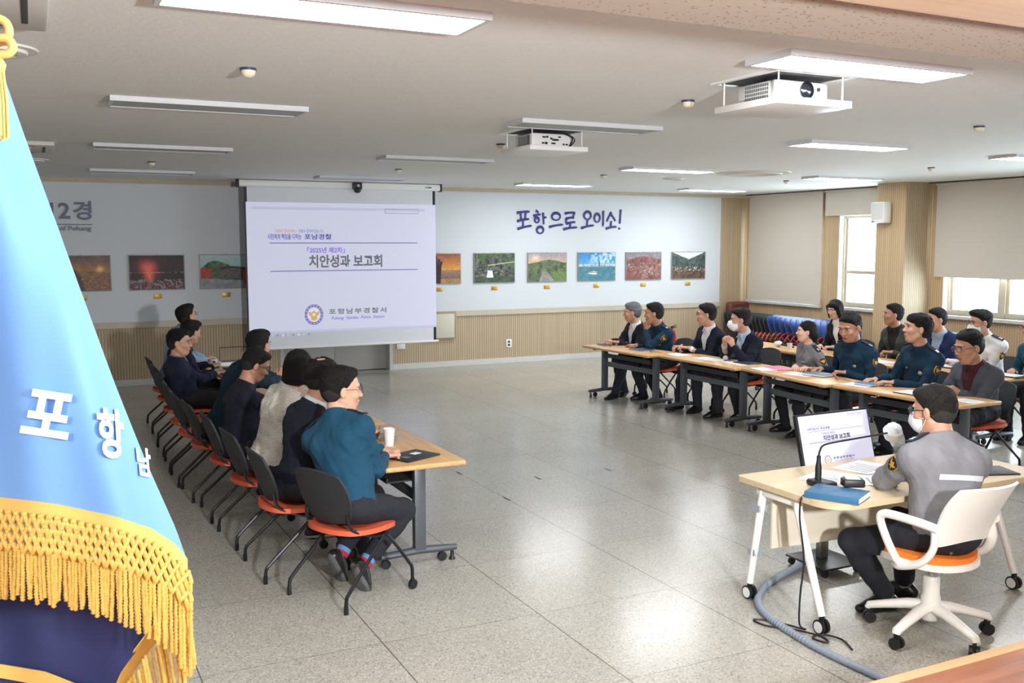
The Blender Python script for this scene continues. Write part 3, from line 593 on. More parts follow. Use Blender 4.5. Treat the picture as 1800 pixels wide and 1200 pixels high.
def projector(x, y, label, front):
    t = thing('projector', label, 'projector', (x, y, CH), 0)
    fr = MB(); a = .30
    for (p, q, r_, s_) in ((-a, a, -a, -a + .03), (-a, a, a - .03, a), (-a, -a + .03, -a + .03, a - .03), (a - .03, a, -a + .03, a - .03)): fr.box(p, q, r_, s_, -.012, 0)
    fr.build('ceiling_frame', m_wht, t); MB().box(-a + .03, a - .03, -a + .03, a - .03, -.004, -.001).build('shaft_shade_plate', mat('shaft_shade', (70, 70, 72), .8), t)  # dark plate under the uncut ceiling paints the shade inside the lift shaft
    MB().box(-.28, .28, -.28, .28, -.185, -.145, bev=.004).build('tray', m_wht, t)
    for sx in (-.24, .24):
        for sy in (-.24, .24): MB().cyl((sx, sy, -.146), (sx, sy, -.003), .005, None, 8).build('rod', m_wht, t)
    b = MB().box(-.20, .20, -.17, .17, -.142, -.03, bev=.02).build('housing', m_wht, t)
    if front:
        lm = frame_M((.03, -.171, -.085), (1, 0, 0), (0, 0, 1), (0, -1, 0)); MB().lathe([(.0, 0), (.050, 0), (.050, .010), (.042, .012), (.040, .002), (0, .006)], 22, 0, lm).build('lens', [mat('lens_glass', (30, 34, 42), .08)], b)
        MB().lathe([(.0, 0), (.012, 0), (.012, .006), (0, .006)], 12, 0, frame_M((.12, -.171, -.075), (1, 0, 0), (0, 0, 1), (0, -1, 0))).build('sensor', m_black, b)
        v = MB()
        for i in range(11):
            for j in range(4): v.box(-.2025, -.199, -.11 + .019 * i, -.099 + .019 * i, -.128 + .022 * j, -.113 + .022 * j)
        v.build('vent_grille', mat('slot_grey', (120, 122, 124), .6), b)
    else:
        v = MB()
        for i, (px, pz, w, h) in enumerate(((-.09, -.065, .016, .008), (-.06, -.062, .010, .010), (-.02, -.075, .010, .010), (.02, -.085, .03, .010), (-.10, -.115, .012, .008), (-.07, -.115, .012, .012), (.10, -.12, .010, .008), (.13, -.12, .010, .008), (.06, -.06, .012, .008), (.0, -.115, .02, .008))): v.box(px - w, px + w, -.1735, -.169, pz - h * .8, pz + h * .8)
        v.build('connector', m_black, b); v = MB()
        for i in range(12): v.box(-.2025, -.199, -.12 + .019 * i, -.110 + .019 * i, -.125, -.05)
        v.build('vent_grille', mat('slot_grey', (120, 122, 124), .6), b)
        MB().tube(smoothpath([(-.05, -.1, -.006), (.08, -.19, -.03), (.16, -.215, -.07), (.14, -.20, -.14)], 8), .006, 6).tube(smoothpath([(0, -.1, -.006), (.11, -.2, -.035), (.18, -.22, -.08), (.15, -.20, -.14)], 8), .005, 6).build('cable', m_black, t)
projector(2.42, -2.27, 'white ceiling projector on a lift tray facing the stage', True); projector(2.42, .74, 'white ceiling projector showing its connector panel and black cables', False)
t = thing('wall_speaker', 'white loudspeaker mounted on the wooden pillar', 'speaker', (10.9, 4.80, 2.66)); MB().box(-.20, -.03, -.14, .14, -.17, .17, bev=.02).build('cabinet', m_wht, t); MB().box(-.204, -.198, -.12, .12, -.11, .15, bev=.003).build('grille', mat('speaker_grille', (220, 220, 216), .8, bump=.5, bscale=300), t); MB().box(-.04, 0, -.05, .05, -.06, .06).build('bracket', m_wht, t); MB().box(-.206, -.2, .06, .10, -.15, -.138).build('badge', m_black, t)
# unseen fill panels added over the stage to brighten the flag and foreground
m_sl = emis('stage_fill_lit', (255, 250, 244), STAGE_FILL_E)
for x, y in ((-3.2, -6.9), (-.9, -7.9), (1.9, -6.6)): panel_light(x, y, 1, 'added unseen fill light panel over the stage', 2.9, 0, m_sl)
# ------------------------------------------------------------------ people: implicit surfaces polygonised with surface nets
class Field:
    def __init__(s, lo, hi, h):
        s.h = h; s.lo = np.array(lo, float) - 2 * h; n = np.ceil((np.array(hi) + 2 * h - s.lo) / h).astype(int) + 1
        s.n = n; s.ax = [s.lo[i] + h * np.arange(n[i]) for i in range(3)]; s.f = np.full(n, .25, np.float32)
    def win(s, lo, hi):
        a = np.clip(np.floor((np.array(lo) - s.lo) / s.h).astype(int), 0, s.n); b = np.clip(np.ceil((np.array(hi) - s.lo) / s.h).astype(int) + 1, 0, s.n)
        if np.any(b <= a): return None
        sl = tuple(slice(a[i], b[i]) for i in range(3))
        X = s.ax[0][sl[0]][:, None, None]; Y = s.ax[1][sl[1]][None, :, None]; Z = s.ax[2][sl[2]][None, None, :]
        return sl, X, Y, Z
    def comb(s, sl, d, k, op):
        g = s.f[sl]; d = d.astype(np.float32)
        if op == 'u':
            if k > 0: hh = np.clip(.5 + .5 * (g - d) / k, 0, 1); s.f[sl] = g + (d - g) * hh - k * hh * (1 - hh)
            else: s.f[sl] = np.minimum(g, d)
        else:
            d = -d
            if k > 0: hh = np.clip(.5 - .5 * (g - d) / k, 0, 1); s.f[sl] = g + (d - g) * hh + k * hh * (1 - hh)
            else: s.f[sl] = np.maximum(g, d)
    def cone(s, a, b, ra, rb, k=.01, n=None, fl=1.0, op='u'):
        a = np.array(a, float); b = np.array(b, float); m = max(ra, rb) + k + 2.5 * s.h
        w = s.win(np.minimum(a, b) - m, np.maximum(a, b) + m)
        if w is None: return
        sl, X, Y, Z = w; ab = b - a; L2 = ab @ ab + 1e-12
        px, py, pz = X - a[0], Y - a[1], Z - a[2]
        t = np.clip((px * ab[0] + py * ab[1] + pz * ab[2]) / L2, 0, 1)
        qx, qy, qz = px - t * ab[0], py - t * ab[1], pz - t * ab[2]
        q2 = qx * qx + qy * qy + qz * qz
        if n is not None:
            c = qx * n[0] + qy * n[1] + qz * n[2]; q2 = q2 + c * c * (1 / fl ** 2 - 1)
        d = np.sqrt(q2) - (ra + t * (rb - ra))
        if n is not None: d = d * (fl + (1 - fl) * .25)
        s.comb(sl, d, k, op)
    def ell(s, c, r, F=None, k=.01, op='u'):
        c = np.array(c, float); F = np.eye(3) if F is None else np.array(F)   # rows = axes
        m = max(r) + k + 2.5 * s.h; w = s.win(c - m, c + m)
        if w is None: return
        sl, X, Y, Z = w; px, py, pz = X - c[0], Y - c[1], Z - c[2]
        k0 = 0; k1 = 0
        for i in range(3):
            e = (px * F[i][0] + py * F[i][1] + pz * F[i][2]) / r[i]; k0 = k0 + e * e; k1 = k1 + (e / r[i]) ** 2
        k0 = np.sqrt(k0); k1 = np.sqrt(k1) + 1e-9
        s.comb(sl, k0 * (k0 - 1) / k1, k, op)
    def fn(s, lo, hi, fun, k=0.0, op='s'):
        w = s.win(lo, hi)
        if w is None: return
        sl, X, Y, Z = w; s.comb(sl, fun(X, Y, Z), k, op)
    def noise(s, amp, freq, seed):
        r = np.random.RandomState(seed); X = s.ax[0][:, None, None]; Y = s.ax[1][None, :, None]; Z = s.ax[2][None, None, :]
        t = 0
        for i in range(4):
            q = r.normal(size=3); q *= freq * (1 + .6 * i) / np.linalg.norm(q); t = t + np.sin(X * q[0] + Y * q[1] + Z * q[2] + r.rand() * 6.28) / (1 + .5 * i)
        s.f += (amp * t).astype(np.float32)
    def poly(s):
        f = s.f; n = s.n; ins = f < 0
        corners = [(i, j, k) for i in (0, 1) for j in (0, 1) for k in (0, 1)]
        cnt = np.zeros(n - 1, np.int8)
        for i, j, k in corners: cnt += ins[i:n[0] - 1 + i, j:n[1] - 1 + j, k:n[2] - 1 + k]
        act = (cnt > 0) & (cnt < 8); idx = np.argwhere(act); ids = np.full(n - 1, -1, np.int64); ids[act] = np.arange(len(idx))
        val = {c: f[idx[:, 0] + c[0], idx[:, 1] + c[1], idx[:, 2] + c[2]] for c in corners}
        P = np.zeros((len(idx), 3)); C = np.zeros(len(idx))
        for a in range(3):
            for c in corners:
                if c[a] == 1: continue
                e = list(c); e[a] = 1; e = tuple(e); v0, v1 = val[c], val[e]; mk = (v0 < 0) != (v1 < 0)
                t = np.where(mk, v0 / np.where(v0 == v1, 1, v0 - v1), 0)
                p = np.tile(np.array(c, float), (len(idx), 1)); p[:, a] = t
                P[mk] += p[mk]; C[mk] += 1
        V = (idx + P / C[:, None]) * s.h + s.lo
        Q = []
        for a in range(3):
            b, c = (a + 1) % 3, (a + 2) % 3
            s0 = [slice(1, -1)] * 3; s0[a] = slice(0, -1); s1 = list(s0); s1[a] = slice(1, None)
            i0 = ins[tuple(s0)]; i1 = ins[tuple(s1)]; ed = np.argwhere(i0 != i1); flip = i0[i0 != i1]
            off = np.ones(3, int); off[a] = 0; e = ed + off
            def cid(db, dc):
                q = e.copy(); q[:, b] += db; q[:, c] += dc; return ids[q[:, 0], q[:, 1], q[:, 2]]
            A, B_, C_, D_ = cid(-1, -1), cid(0, -1), cid(0, 0), cid(-1, 0)
            q = np.stack([A, B_, C_, D_], 1); q[~flip] = q[~flip][:, ::-1]; Q.append(q)
        return V, np.concatenate(Q)
    def mesh(s, name, mats, extra=None, matfn=None):
        V, Q = s.poly(); me = bpy.data.meshes.new(name); nv = len(V)
        ev, ef, em = (extra.v, extra.f, extra.m) if extra and extra.v else ([], [], [])
        allv = np.concatenate([V, np.array(ev).reshape(-1, 3)]) if len(ev) else V
        me.vertices.add(len(allv)); me.vertices.foreach_set('co', allv.astype(np.float32).ravel())
        ls = np.concatenate([Q.ravel(), np.array([i + nv for f in ef for i in f], int)]).astype(np.int32)
        tot = np.concatenate([np.full(len(Q), 4), np.array([len(f) for f in ef], int)]).astype(np.int32)
        st = np.concatenate([[0], np.cumsum(tot)[:-1]]).astype(np.int32)
        me.loops.add(len(ls)); me.loops.foreach_set('vertex_index', ls)
        me.polygons.add(len(tot)); me.polygons.foreach_set('loop_start', st); me.polygons.foreach_set('loop_total', tot)
        for m in (mats if isinstance(mats, (list, tuple)) else [mats]): me.materials.append(m)
        mi = np.zeros(len(tot), np.int32)
        if matfn is not None: mi[:len(Q)] = matfn(V[Q].mean(1))
        if len(ef): mi[len(Q):] = em
        me.polygons.foreach_set('material_index', mi); me.polygons.foreach_set('use_smooth', np.ones(len(tot), bool))
        me.update(calc_edges=True); me.validate(); return me

def nrm(v): v = np.array(v, float); return v / (np.linalg.norm(v) + 1e-12)
def rodr(v, ax, a):
    v = np.array(v, float); ax = nrm(ax); return v * math.cos(a) + np.cross(ax, v) * math.sin(a) + ax * (ax @ v) * (1 - math.cos(a))
def ik(a, t, l1, l2, pole):
    a = np.array(a, float); t = np.array(t, float); d = t - a; L = np.linalg.norm(d); u = d / L
    if L > .995 * (l1 + l2): k = L / (.995 * (l1 + l2)); l1 *= k; l2 *= k
    x = (l1 * l1 - l2 * l2 + L * L) / (2 * L); hgt = math.sqrt(max(l1 * l1 - x * x, 0)); p = np.array(pole, float); p = p - u * (p @ u)
    return a + u * x + nrm(p) * hgt
def obj_from(me, name, parent=None, label=None):
    o = bpy.data.objects.new(name, me); COL.objects.link(o)
    if parent: o.parent = parent
    if label: o['label'] = label
    return o
SKIN = {}
def skin(k):
    c = {'a': (208, 162, 136), 'b': (200, 152, 126), 'c': (220, 178, 154), 'd': (186, 138, 112)}[k]
    return mat('skin_' + k, c, .5, var=.06, vscale=25, bump=.1, bscale=140), mat('lips_' + k, tuple(int(x * f) for x, f in zip(c, (.84, .66, .66))), .45)

def person(label, hip, yaw, head, look=(None, 0, 0), hands=None, feet=None, top='uniform', tcol=None, pants=(26, 28, 38), hair='short', hcol=(22, 20, 20),
           sk='b', size=1.08, hs=1.07, sw=1.0, fat=1.0, glasses=None, mask=False, shoes=(18, 18, 20), sole=None, twist=0, zs=.455, group=None, curl='rest',
           inner=(225, 228, 232), seed=1, socks=None, fine=1.0, poles=None, pen=False, hand_d=None, hand_n=None, extras=(), foot_dir=None, kpoles=None, hemup=0.0, loose=0.0):
    ca, sa = math.cos(yaw), math.sin(yaw)
    def W(p): p = np.array(p, float); d = p - (hip[0], hip[1], 0); return np.array((d[0] * ca + d[1] * sa, -d[0] * sa + d[1] * ca, p[2]))
    def Wd(d): d = np.array(d, float); return np.array((d[0] * ca + d[1] * sa, -d[0] * sa + d[1] * ca, d[2]))
    s = size; vox = VOX * fine
    H = np.array((0, 0, zs + .098 * s)); hc = W(head)
    ly = (look[0] if look[0] is not None else math.degrees(yaw)); lyl = R(ly) - yaw; lp = R(look[1])
    hf = np.array((math.cos(lyl) * math.cos(lp), math.sin(lyl) * math.cos(lp), -math.sin(lp)))
    hl = nrm(np.cross((0, 0, 1.0), hf)); hu = np.cross(hf, hl)
    if look[2]: hl = rodr(hl, hf, R(look[2])); hu = np.cross(hf, hl)
    HF = np.stack([hf, hl, hu])
    def hp(x, y, z): return hc + hs * (x * hf + y * hl + z * hu)
    nt_ = hp(-.022, 0, -.07)
    d0 = H - nt_; N0 = nt_ + nrm(d0) * .085 * s + np.array((-.018, 0, 0)) * s
    sp = N0 - H; Ls = np.linalg.norm(sp); u = sp / Ls
    f = rodr((1.0, 0, 0), (0, 0, 1), R(twist)); f = nrm(f - u * (f @ u)); l = np.cross(u, f)
    TF = np.stack([f, l, u])
    hy = np.array((0, 1.0, 0))
    abd = H + u * .3 * Ls + f * .012 * s; che = H + u * .62 * Ls - f * .008 * s; shc = H + u * .84 * Ls - f * .018 * s
    sh = {+1: shc + l * .166 * s * sw - u * .008, -1: shc - l * .166 * s * sw - u * .008}
    hip_j = {+1: H + hy * .088 * s, -1: H - hy * .088 * s}
    # arms
    hands = hands or {}; arms = {}
    for sd in (1, -1):
        tgt = hands.get(sd)
        if tgt is None: tgt = np.array((.30, .12 * sd, zs + .18)) ; tz = tgt
        else: tz = W(tgt)
        el0 = sh[sd] + np.array((.05, .08 * sd, -.28))
        hd = nrm(np.array(tz) - el0); hd[2] *= .35; hd = nrm(hd)
        if hand_d and sd in hand_d: hd = nrm(Wd(hand_d[sd]))
        n0 = np.array((0, 0, -1.0)) if not (hand_n and sd in hand_n) else Wd(hand_n[sd])
        hn = nrm(n0 - hd * (n0 @ hd)); wr = np.array(tz) - hd * .055 * s
        pole = (poles or {}).get(sd, np.array((-.35, .45 * sd, -.9)))
        el = ik(sh[sd], wr, .30 * s, .255 * s, pole); arms[sd] = (sh[sd], el, wr, hd, hn)
    # legs
    legs = {}; feet = feet or {}
    for sd in (1, -1):
        A = feet.get(sd)
        A = np.array((.40, .13 * sd, .085 * s)) if A is None else W(A)
        kn = ik(hip_j[sd], A, .425 * s, .41 * s, (.8, .05 * sd, .6) if not (kpoles and sd in kpoles) else Wd(kpoles[sd])); fd = (foot_dir or {}).get(sd)
        fd = nrm((1, .15 * sd, 0)) if fd is None else nrm(Wd(fd)); legs[sd] = (hip_j[sd], kn, A, fd)
    pts = [hc, H] + [p for a in arms.values() for p in a[:3]] + [a[2] + a[3] * .18 for a in arms.values()] + [p for g in legs.values() for p in g[:3]] + [g[2] + g[3] * .24 for g in legs.values()]
    lo = np.min(pts, 0) - .2; hi = np.max(pts, 0) + .2; lo[2] = max(lo[2], -.01)
    def torso(F, o, k=.05):
        fa = fat
        F.ell(H + u * .02, (.125 * s * fa + o, .168 * s + o, .12 * s + o), np.stack([np.array((1., 0, 0)), hy, np.array((0, 0, 1.))]), k)
        F.ell(abd, (.112 * s * fa + o, .150 * s * fa + o, .17 * s + o), TF, k)
        F.ell(che, (.114 * s + o, .165 * s * sw + o, .165 * s + o), TF, k)
        F.cone(sh[1] - u * .014, sh[-1] - u * .014, .052 * s + o, .052 * s + o, k)
        for sd in (1, -1):
            F.cone(N0 + u * .015 * s, sh[sd] + u * .006, .048 * s + o * .8, .05 * s + o, .04)
            F.cone(che + u * .045 * s + l * sd * .095 * s - f * .042 * s, sh[sd] - u * .03 * s + f * .012, .068 * s + o, .046 * s + o, .04)
            F.cone(che + u * .03 * s + l * sd * .085 * s + f * .045 * s, sh[sd] - u * .03 * s + f * .012, .060 * s + o, .044 * s + o, .04)
    def limb(F, pts, rad, k):
        for i in range(len(pts) - 1): F.cone(pts[i], pts[i + 1], rad[i], rad[i + 1], k)
    # ---- body
    F = Field(lo, hi, vox)
    torso(F, -.014)
    F.cone(N0 - u * .03, nt_ + hu * .02, .063 * s, .056 * s * (.4 + .6 * hs / 1.07), .03)
    for sd in (1, -1):
        S, E, Wr, hd, hn = arms[sd]; limb(F, [S, E, Wr], [.042 * s, .036 * s, .0255 * s], .02)
        Hj, K, A, fd = legs[sd]; limb(F, [Hj, K, A], [.078 * s, .052 * s, .035 * s], .03)
        F.cone(A, A + fd * .06 - np.array((0, 0, .05)), .03, .018, .02)
        # hand
        td = np.cross(hd, hn) if sd < 0 else -np.cross(hd, hn)
        q = s * 1.0; kc = Wr + hd * .088 * q
        F.cone(Wr + hd * .015 * q + td * .006, kc + td * .017 * q, .026 * q, .024 * q, .012, hn, .55)
        F.cone(Wr + hd * .015 * q - td * .006, kc - td * .017 * q, .024 * q, .022 * q, .012, hn, .55)
        cu = {'rest': (18, 24, 18), 'hold': (48, 50, 35), 'fist': (78, 85, 55), 'clasp': (55, 58, 38)}[curl if isinstance(curl, str) else curl[sd]]
        ax = np.cross(hd, hn)
        for i, (o_, ln) in enumerate(((.030, .95), (.0105, 1.06), (-.0095, 1.0), (-.029, .8))):
            p = kc + td * o_ * q + hd * (.002 if i in (0, 3) else .006); d = rodr(hd, hn, 0) + td * (o_ * 1.4); d = nrm(d); a = 0
            for j, (seg, r0, r1) in enumerate(((.043, .0098, .0090), (.027, .0090, .0083), (.021, .0083, .0070))):
                a += R(cu[j] * (1 + .12 * (i - 1)) + (4 if i == 3 else 0)); dd = nrm(d * math.cos(a) + hn * math.sin(a))
                e = p + dd * seg * ln * q; F.cone(p, e, r0 * q, r1 * q, .003); p = e
        tb = Wr + hd * .026 * q + td * .024 * q + hn * .006; tdir = nrm(hd * .72 + td * .62 + hn * .25); t1 = tb + tdir * .042 * q
        tdir2 = nrm(hd * .95 + td * .12 + hn * .35); t2 = t1 + tdir2 * .032 * q
        F.cone(tb, t1, .0145 * q, .0115 * q, .01); F.cone(t1, t2, .0112 * q, .0085 * q, .004)
    # head
    def he(c, r, k, op='u', rot=None): F.ell(hp(*c), tuple(x * hs for x in r), HF, k, op)
    he((-.014, 0, .032), (.098, .077, .090), .01)
    he((.026, 0, -.035), (.064, .061, .078), .03)
    he((.045, 0, -.088), (.034, .036, .030), .025)
    for sd in (1, -1):
        F.cone(hp(-.005, .058 * sd, -.045), hp(.040, .030 * sd, -.092), .018 * hs, .02 * hs, .025)
        he((.058, .038 * sd, -.022), (.026, .024, .022), .02)
        he((.089, .031 * sd, .012), (.016, .021, .012), .014, 's')
        he((-.008, .083 * sd, -.006), (.017, .0095, .029), .006); he((.000, .093 * sd, -.002), (.010, .005, .018), .004, 's')
        he((.096, .012 * sd, -.028), (.011, .009, .008), .007)
    he((.075, 0, .030), (.017, .052, .011), .016)
    F.cone(hp(.084, 0, .010), hp(.1005, 0, -.024), .0085 * hs, .0112 * hs, .012)
    he((.083, 0, -.058), (.013, .026, .007), .007); he((.081, 0, -.070), (.012, .022, .007), .006)
    F.fn(hp(.085, 0, -.0635) - .04, hp(.085, 0, -.0635) + .04, lambda X, Y, Z: np.sqrt((((X - hp(.1, 0, -.0635)[0]) * hu[0] + (Y - hp(.1, 0, -.0635)[1]) * hu[1] + (Z - hp(.1, 0, -.0635)[2]) * hu[2])) ** 2 + 1e-9) - .0012 + 10 * np.maximum(0, .084 * hs - ((X - hc[0]) * hf[0] + (Y - hc[1]) * hf[1] + (Z - hc[2]) * hf[2])), .004, 's')
    ex = MB(); hm = frame_M(hc, hf * hs, hl * hs, hu * hs)
    for sd in (1, -1):
        ex.ball((.0725, .031 * sd, .0105), (.0120, .0150, .0066), 10, 2, hm)
        ex.ball((.0805, .0315 * sd, .0105), (.0048, .0058, .0054), 8, 3, hm)
        pu = [hm @ Vector((.0855 - .010 * abs(y - .03) / .02 * .6, y * sd, .0155 - 9 * (y - .031) ** 2)) for y in (.015, .023, .031, .039, .047)]
        ex.tube(pu, .0016 * hs, 5, 3)
        br = [hm @ Vector((.0975 - 10 * (y - .018) ** 2 , y * sd, .031 + .12 * (y - .014) - 4.5 * max(0, y - .036) ** 1.5)) for y in (.013, .022, .032, .042, .050)]
        ex.tube(br, [.0025 * hs, .0036 * hs, .0036 * hs, .003 * hs, .0016 * hs], 6, 3)
    m_s, m_l = skin(sk); m_h = mat('hair_%d_%d_%d' % hcol, hcol, .62, var=.4, vscale=60, bump=.7, bscale=260, spec=.22)
    def mf(C):
        q = (C - hc) @ HF.T / hs; r = np.zeros(len(C), np.int32)
        r[(q[:, 0] > .074) & (np.abs(q[:, 1]) < .025) & (q[:, 2] > -.0765) & (q[:, 2] < -.0535) & (np.abs(q[:, 2] + .064) < .012 * (1 - (q[:, 1] / .027) ** 2) + .001)] = 1
        if hair == 'balding' or hair == 'short' or hair == 'side': pass
        return r
    me = F.mesh('person', [m_s, m_l, mat('eye_white', (226, 222, 216), .3), m_h], ex, mf)
    root = obj_from(me, 'person'); root.location = (hip[0], hip[1], 0); root.rotation_euler = (0, 0, yaw)
    tag(root, label, 'person', group)
    # ---- hair
    G = Field(hc - .24, hc + .24, .0045 if fine <= 1 else .006)
    def ge(c, r, k=.012, op='u'): G.ell(hp(*c), tuple(x * hs for x in r), HF, k, op)
    def locks(n, lift):
        r = np.random.RandomState(seed + 40)
        for _ in range(n):
            v = r.normal(size=3); v /= np.linalg.norm(v)
            if v[2] < -.35: v[2] *= -1
            p = np.array((-.018, 0, .036)) + v * (.1, .0795, .092); top = max(0, v[2])
            fl = np.array((.75 * top + (-.25 if v[2] < .3 else 0), .45 * np.sign(v[1] + .02) * top + r.normal() * .35, -.9 * (1 - top) + r.normal() * .25)); fl -= v * (fl @ v); fl /= np.linalg.norm(fl) + 1e-9
            lf = lift * (.25 + .75 * top) * r.uniform(.5, 1.3); L = r.uniform(.022, .04) * (.6 + .4 * top)
            G.cone(hp(*p), hp(*(p + fl * L + v * lf)), .0075 * hs, .0022 * hs, .004)
    def taper(nx, nz, c, w=.035, t=.016):
        x = (G.ax[0][:, None, None] - hc[0], G.ax[1][None, :, None] - hc[1], G.ax[2][None, None, :] - hc[2])
        a = (x[0] * hf[0] + x[1] * hf[1] + x[2] * hf[2]) / hs; z = (x[0] * hu[0] + x[1] * hu[1] + x[2] * hu[2]) / hs
        G.f += (np.clip((nx * a + nz * z - c + w) / w, 0, 1) ** 1.5 * t * hs).astype(np.float32)
    def cut(nx, nz, c, ny=0.0, k=.006):      # keep nx*x + ny*|y| + nz*z < c (head units)
        def fu(X, Y, Z):
            x = ((X - hc[0]) * hf[0] + (Y - hc[1]) * hf[1] + (Z - hc[2]) * hf[2]) / hs; y = ((X - hc[0]) * hl[0] + (Y - hc[1]) * hl[1] + (Z - hc[2]) * hl[2]) / hs
            z = ((X - hc[0]) * hu[0] + (Y - hc[1]) * hu[1] + (Z - hc[2]) * hu[2]) / hs
            return -(nx * x + ny * np.abs(y) + nz * z - c) * hs
        G.fn(hc - .3, hc + .3, fu, k, 's')
    lng = hair in ('bob', 'bun', 'long')
    if not lng:
        ge((-.016, 0, .034), (.103, .0825, .0945)); ge((-.035, 0, .005), (.084, .0815, .086), .02)
        if hair in ('short', 'thick', 'fringe'):
            ge((.014, .012, .084), (.082, .064, .044), .02); ge((-.03, -.01, .082), (.076, .064, .048), .02)
        if hair == 'fringe': ge((.06, 0, .066), (.046, .068, .040), .015)
        if hair == 'thick': ge((.035, 0, .095), (.07, .066, .044), .02); ge((-.06, 0, .05), (.07, .08, .07), .02)
        locks(190, .0055)
        G.noise(.0009, 70, seed)
        cc = .034 if hair == 'fringe' else .016
        taper(0, -1, -.012, .055, .0025); taper(.80, -.60, cc, .030 if hair == 'fringe' else .024, .012 if hair == 'fringe' else .016); cut(.80, -.60, cc)
        cut(0, -1, .078); 
        for sd in (1, -1): ge((.030, .080 * sd, -.030), (.042, .040, .048), .006, 's')
        for sd in (1, -1): ge((-.002, .088 * sd, -.010), (.024, .026, .038), .004, 's')
        if hair == 'balding': ge((-.050, .0, .132), (.050, .042, .030), .012, 's')
    elif hair == 'bob':
        ge((-.02, 0, .034), (.108, .092, .098)); ge((-.035, 0, -.03), (.088, .096, .11), .03); ge((-.05, 0, -.09), (.068, .088, .05), .03)
        for sd in (1, -1): G.cone(hp(.03, .078 * sd, .04), hp(.012, .084 * sd, -.10), .03 * hs, .026 * hs, .02)
        ge((.05, .02, .075), (.05, .06, .035), .02); locks(150, .002); G.noise(.0008, 75, seed)
        ge((.085, 0, -.045), (.075, .060, .088), .008, 's'); cut(0, -1, .135)
    else:
        ge((-.018, 0, .034), (.104, .084, .095)); ge((-.04, 0, .0), (.085, .082, .09), .02)
        if hair == 'bun': ge((-.105, 0, -.03), (.045, .045, .05), .02); G.cone(hp(-.09, 0, -.03), hp(-.10, 0, -.12), .04 * hs, .03 * hs, .03)
        else: ge((-.05, 0, -.08), (.062, .078, .075), .03)
        locks(120, .0015); G.noise(.0007, 90, seed); taper(.74, -.67, .030, .03, .012); cut(.74, -.67, .030)
        for sd in (1, -1): ge((.006, .086 * sd, -.010), (.022, .024, .034), .004, 's')
        ge((.07, 0, -.06), (.07, .08, .10), .006, 's')
    m_h2 = mat('hair_side_%d_%d_%d' % hcol, tuple(int(v_ + (28 if hcol[0] < 90 else -6)) for v_ in hcol), .8, var=.3, vscale=80, bump=.5, bscale=400, spec=.1)
    def hm_(C):
        q = (C - hc) @ HF.T / hs; return ((q[:, 2] < -.004 + .012 * np.sin(q[:, 0] * 60)) & (q[:, 0] > -.2)).astype(np.int32)
    obj_from(G.mesh('hair', [m_h, m_h2], None, None if lng else hm_), 'hair', root)
    # ---- clothes
    tc = tcol or (28, 78, 104); suit = top in ('suit', 'blazer', 'navy_jacket')
    knit = top == 'cardigan'
    if top == 'cardigan': mt = knit_mat('knit_cream', (250, 246, 238), (212, 205, 194), 120)
    elif top == 'tweed': mt = tweed('tweed_grey', (88, 92, 104), (58, 60, 72))
    else: mt = mat('cloth_%d_%d_%d' % tc, tc, .85, var=.10, vscale=9, bump=.12, bscale=180, sheen=.02, spec=.2)
    op_ = top in ('suit', 'tweed', 'open')
    o1 = .014 if op_ else .008
    if top == 'cardigan': o1 = .018
    o1 += loose
    T = Field(lo, hi, .0075 * fine)
    torso(T, o1, .05)
    for sd in (1, -1):
        S, E, Wr, hd, hn = arms[sd]; e = (.006 if op_ else 0) + loose
        we = Wr + nrm(E - Wr) * (.02 if not op_ else .035)
        T.cone(S - u * .004, S + (E - S) * .5, (.047 + e) * s, (.051 + e) * s, .035)
        limb(T, [S + (E - S) * .3, S + (E - S) * .5, E, E + (we - E) * .5, we], [(.049 + e) * s, (.051 + e) * s, (.047 + e) * s, (.045 + e) * s, (.036 + e) * s], .02)
    # cut away the rounded lower end: hem just below the hip line
    def hem(X, Y, Z): return (Z - (zs + (.0 if op_ else .03))) + 0 * X + 0 * Y
    T.fn((lo[0], lo[1], 0), (hi[0], hi[1], zs + .2), hem, .01, 's')
    T.noise(.0018, 38, seed + 3); T.noise(.0011, 90, seed + 9)
    def tl(X, Y, Z):
        px, py, pz = X - shc[0], Y - shc[1], Z - shc[2]
        return (px * f[0] + py * f[1] + pz * f[2]), (px * l[0] + py * l[1] + pz * l[2]), (px * u[0] + py * u[1] + pz * u[2])
    # collar
    cz = N0 + f * .010
    def collar(Fl, top_, r0, wings=False):
        Fl.cone(N0 - u * .04 * s, N0 + u * .03 * s + f * .012, (r0 + .010) * s, r0 * s, .03)
        Fl.fn(N0 + u * .06 - .13, N0 + u * .06 + .13, lambda X, Y, Z: top_ * s - ((X - cz[0]) * (u[0] + .3 * f[0]) + (Y - cz[1]) * (u[1] + .3 * f[1]) + (Z - cz[2]) * (u[2] + .3 * f[2])), .004, 's')
        if wings:
            for sd in (1, -1):
                nn = nrm(f * .8 + u * .5 + l * sd * .2)
                Fl.cone(N0 + f * .070 * s + l * sd * .018 * s + u * (top_ - .030) * s, N0 + f * .088 * s + l * sd * .050 * s + u * (top_ - .074) * s, .017 * s, .010 * s, .006, nn, .4)
                Fl.cone(N0 + f * .070 * s + l * sd * .022 * s + u * (top_ - .030) * s, N0 + f * .030 * s + l * sd * .070 * s + u * (top_ - .028) * s, .014 * s, .014 * s, .006, nn, .4)
    if top in ('uniform', 'shirt', 'uniform_white', 'grey_uniform'): collar(T, .036, .0695, True)
    elif op_: collar(T, .014, .080)
    elif top == 'navy_jacket': collar(T, .030, .074)
    elif top == 'sweater': collar(T, .020, .071)
    else: collar(T, .010, .076)
    zb = -.30 * s if top != 'navy_jacket' else -.16 * s; wv = .085 * s if top != 'navy_jacket' else .05 * s
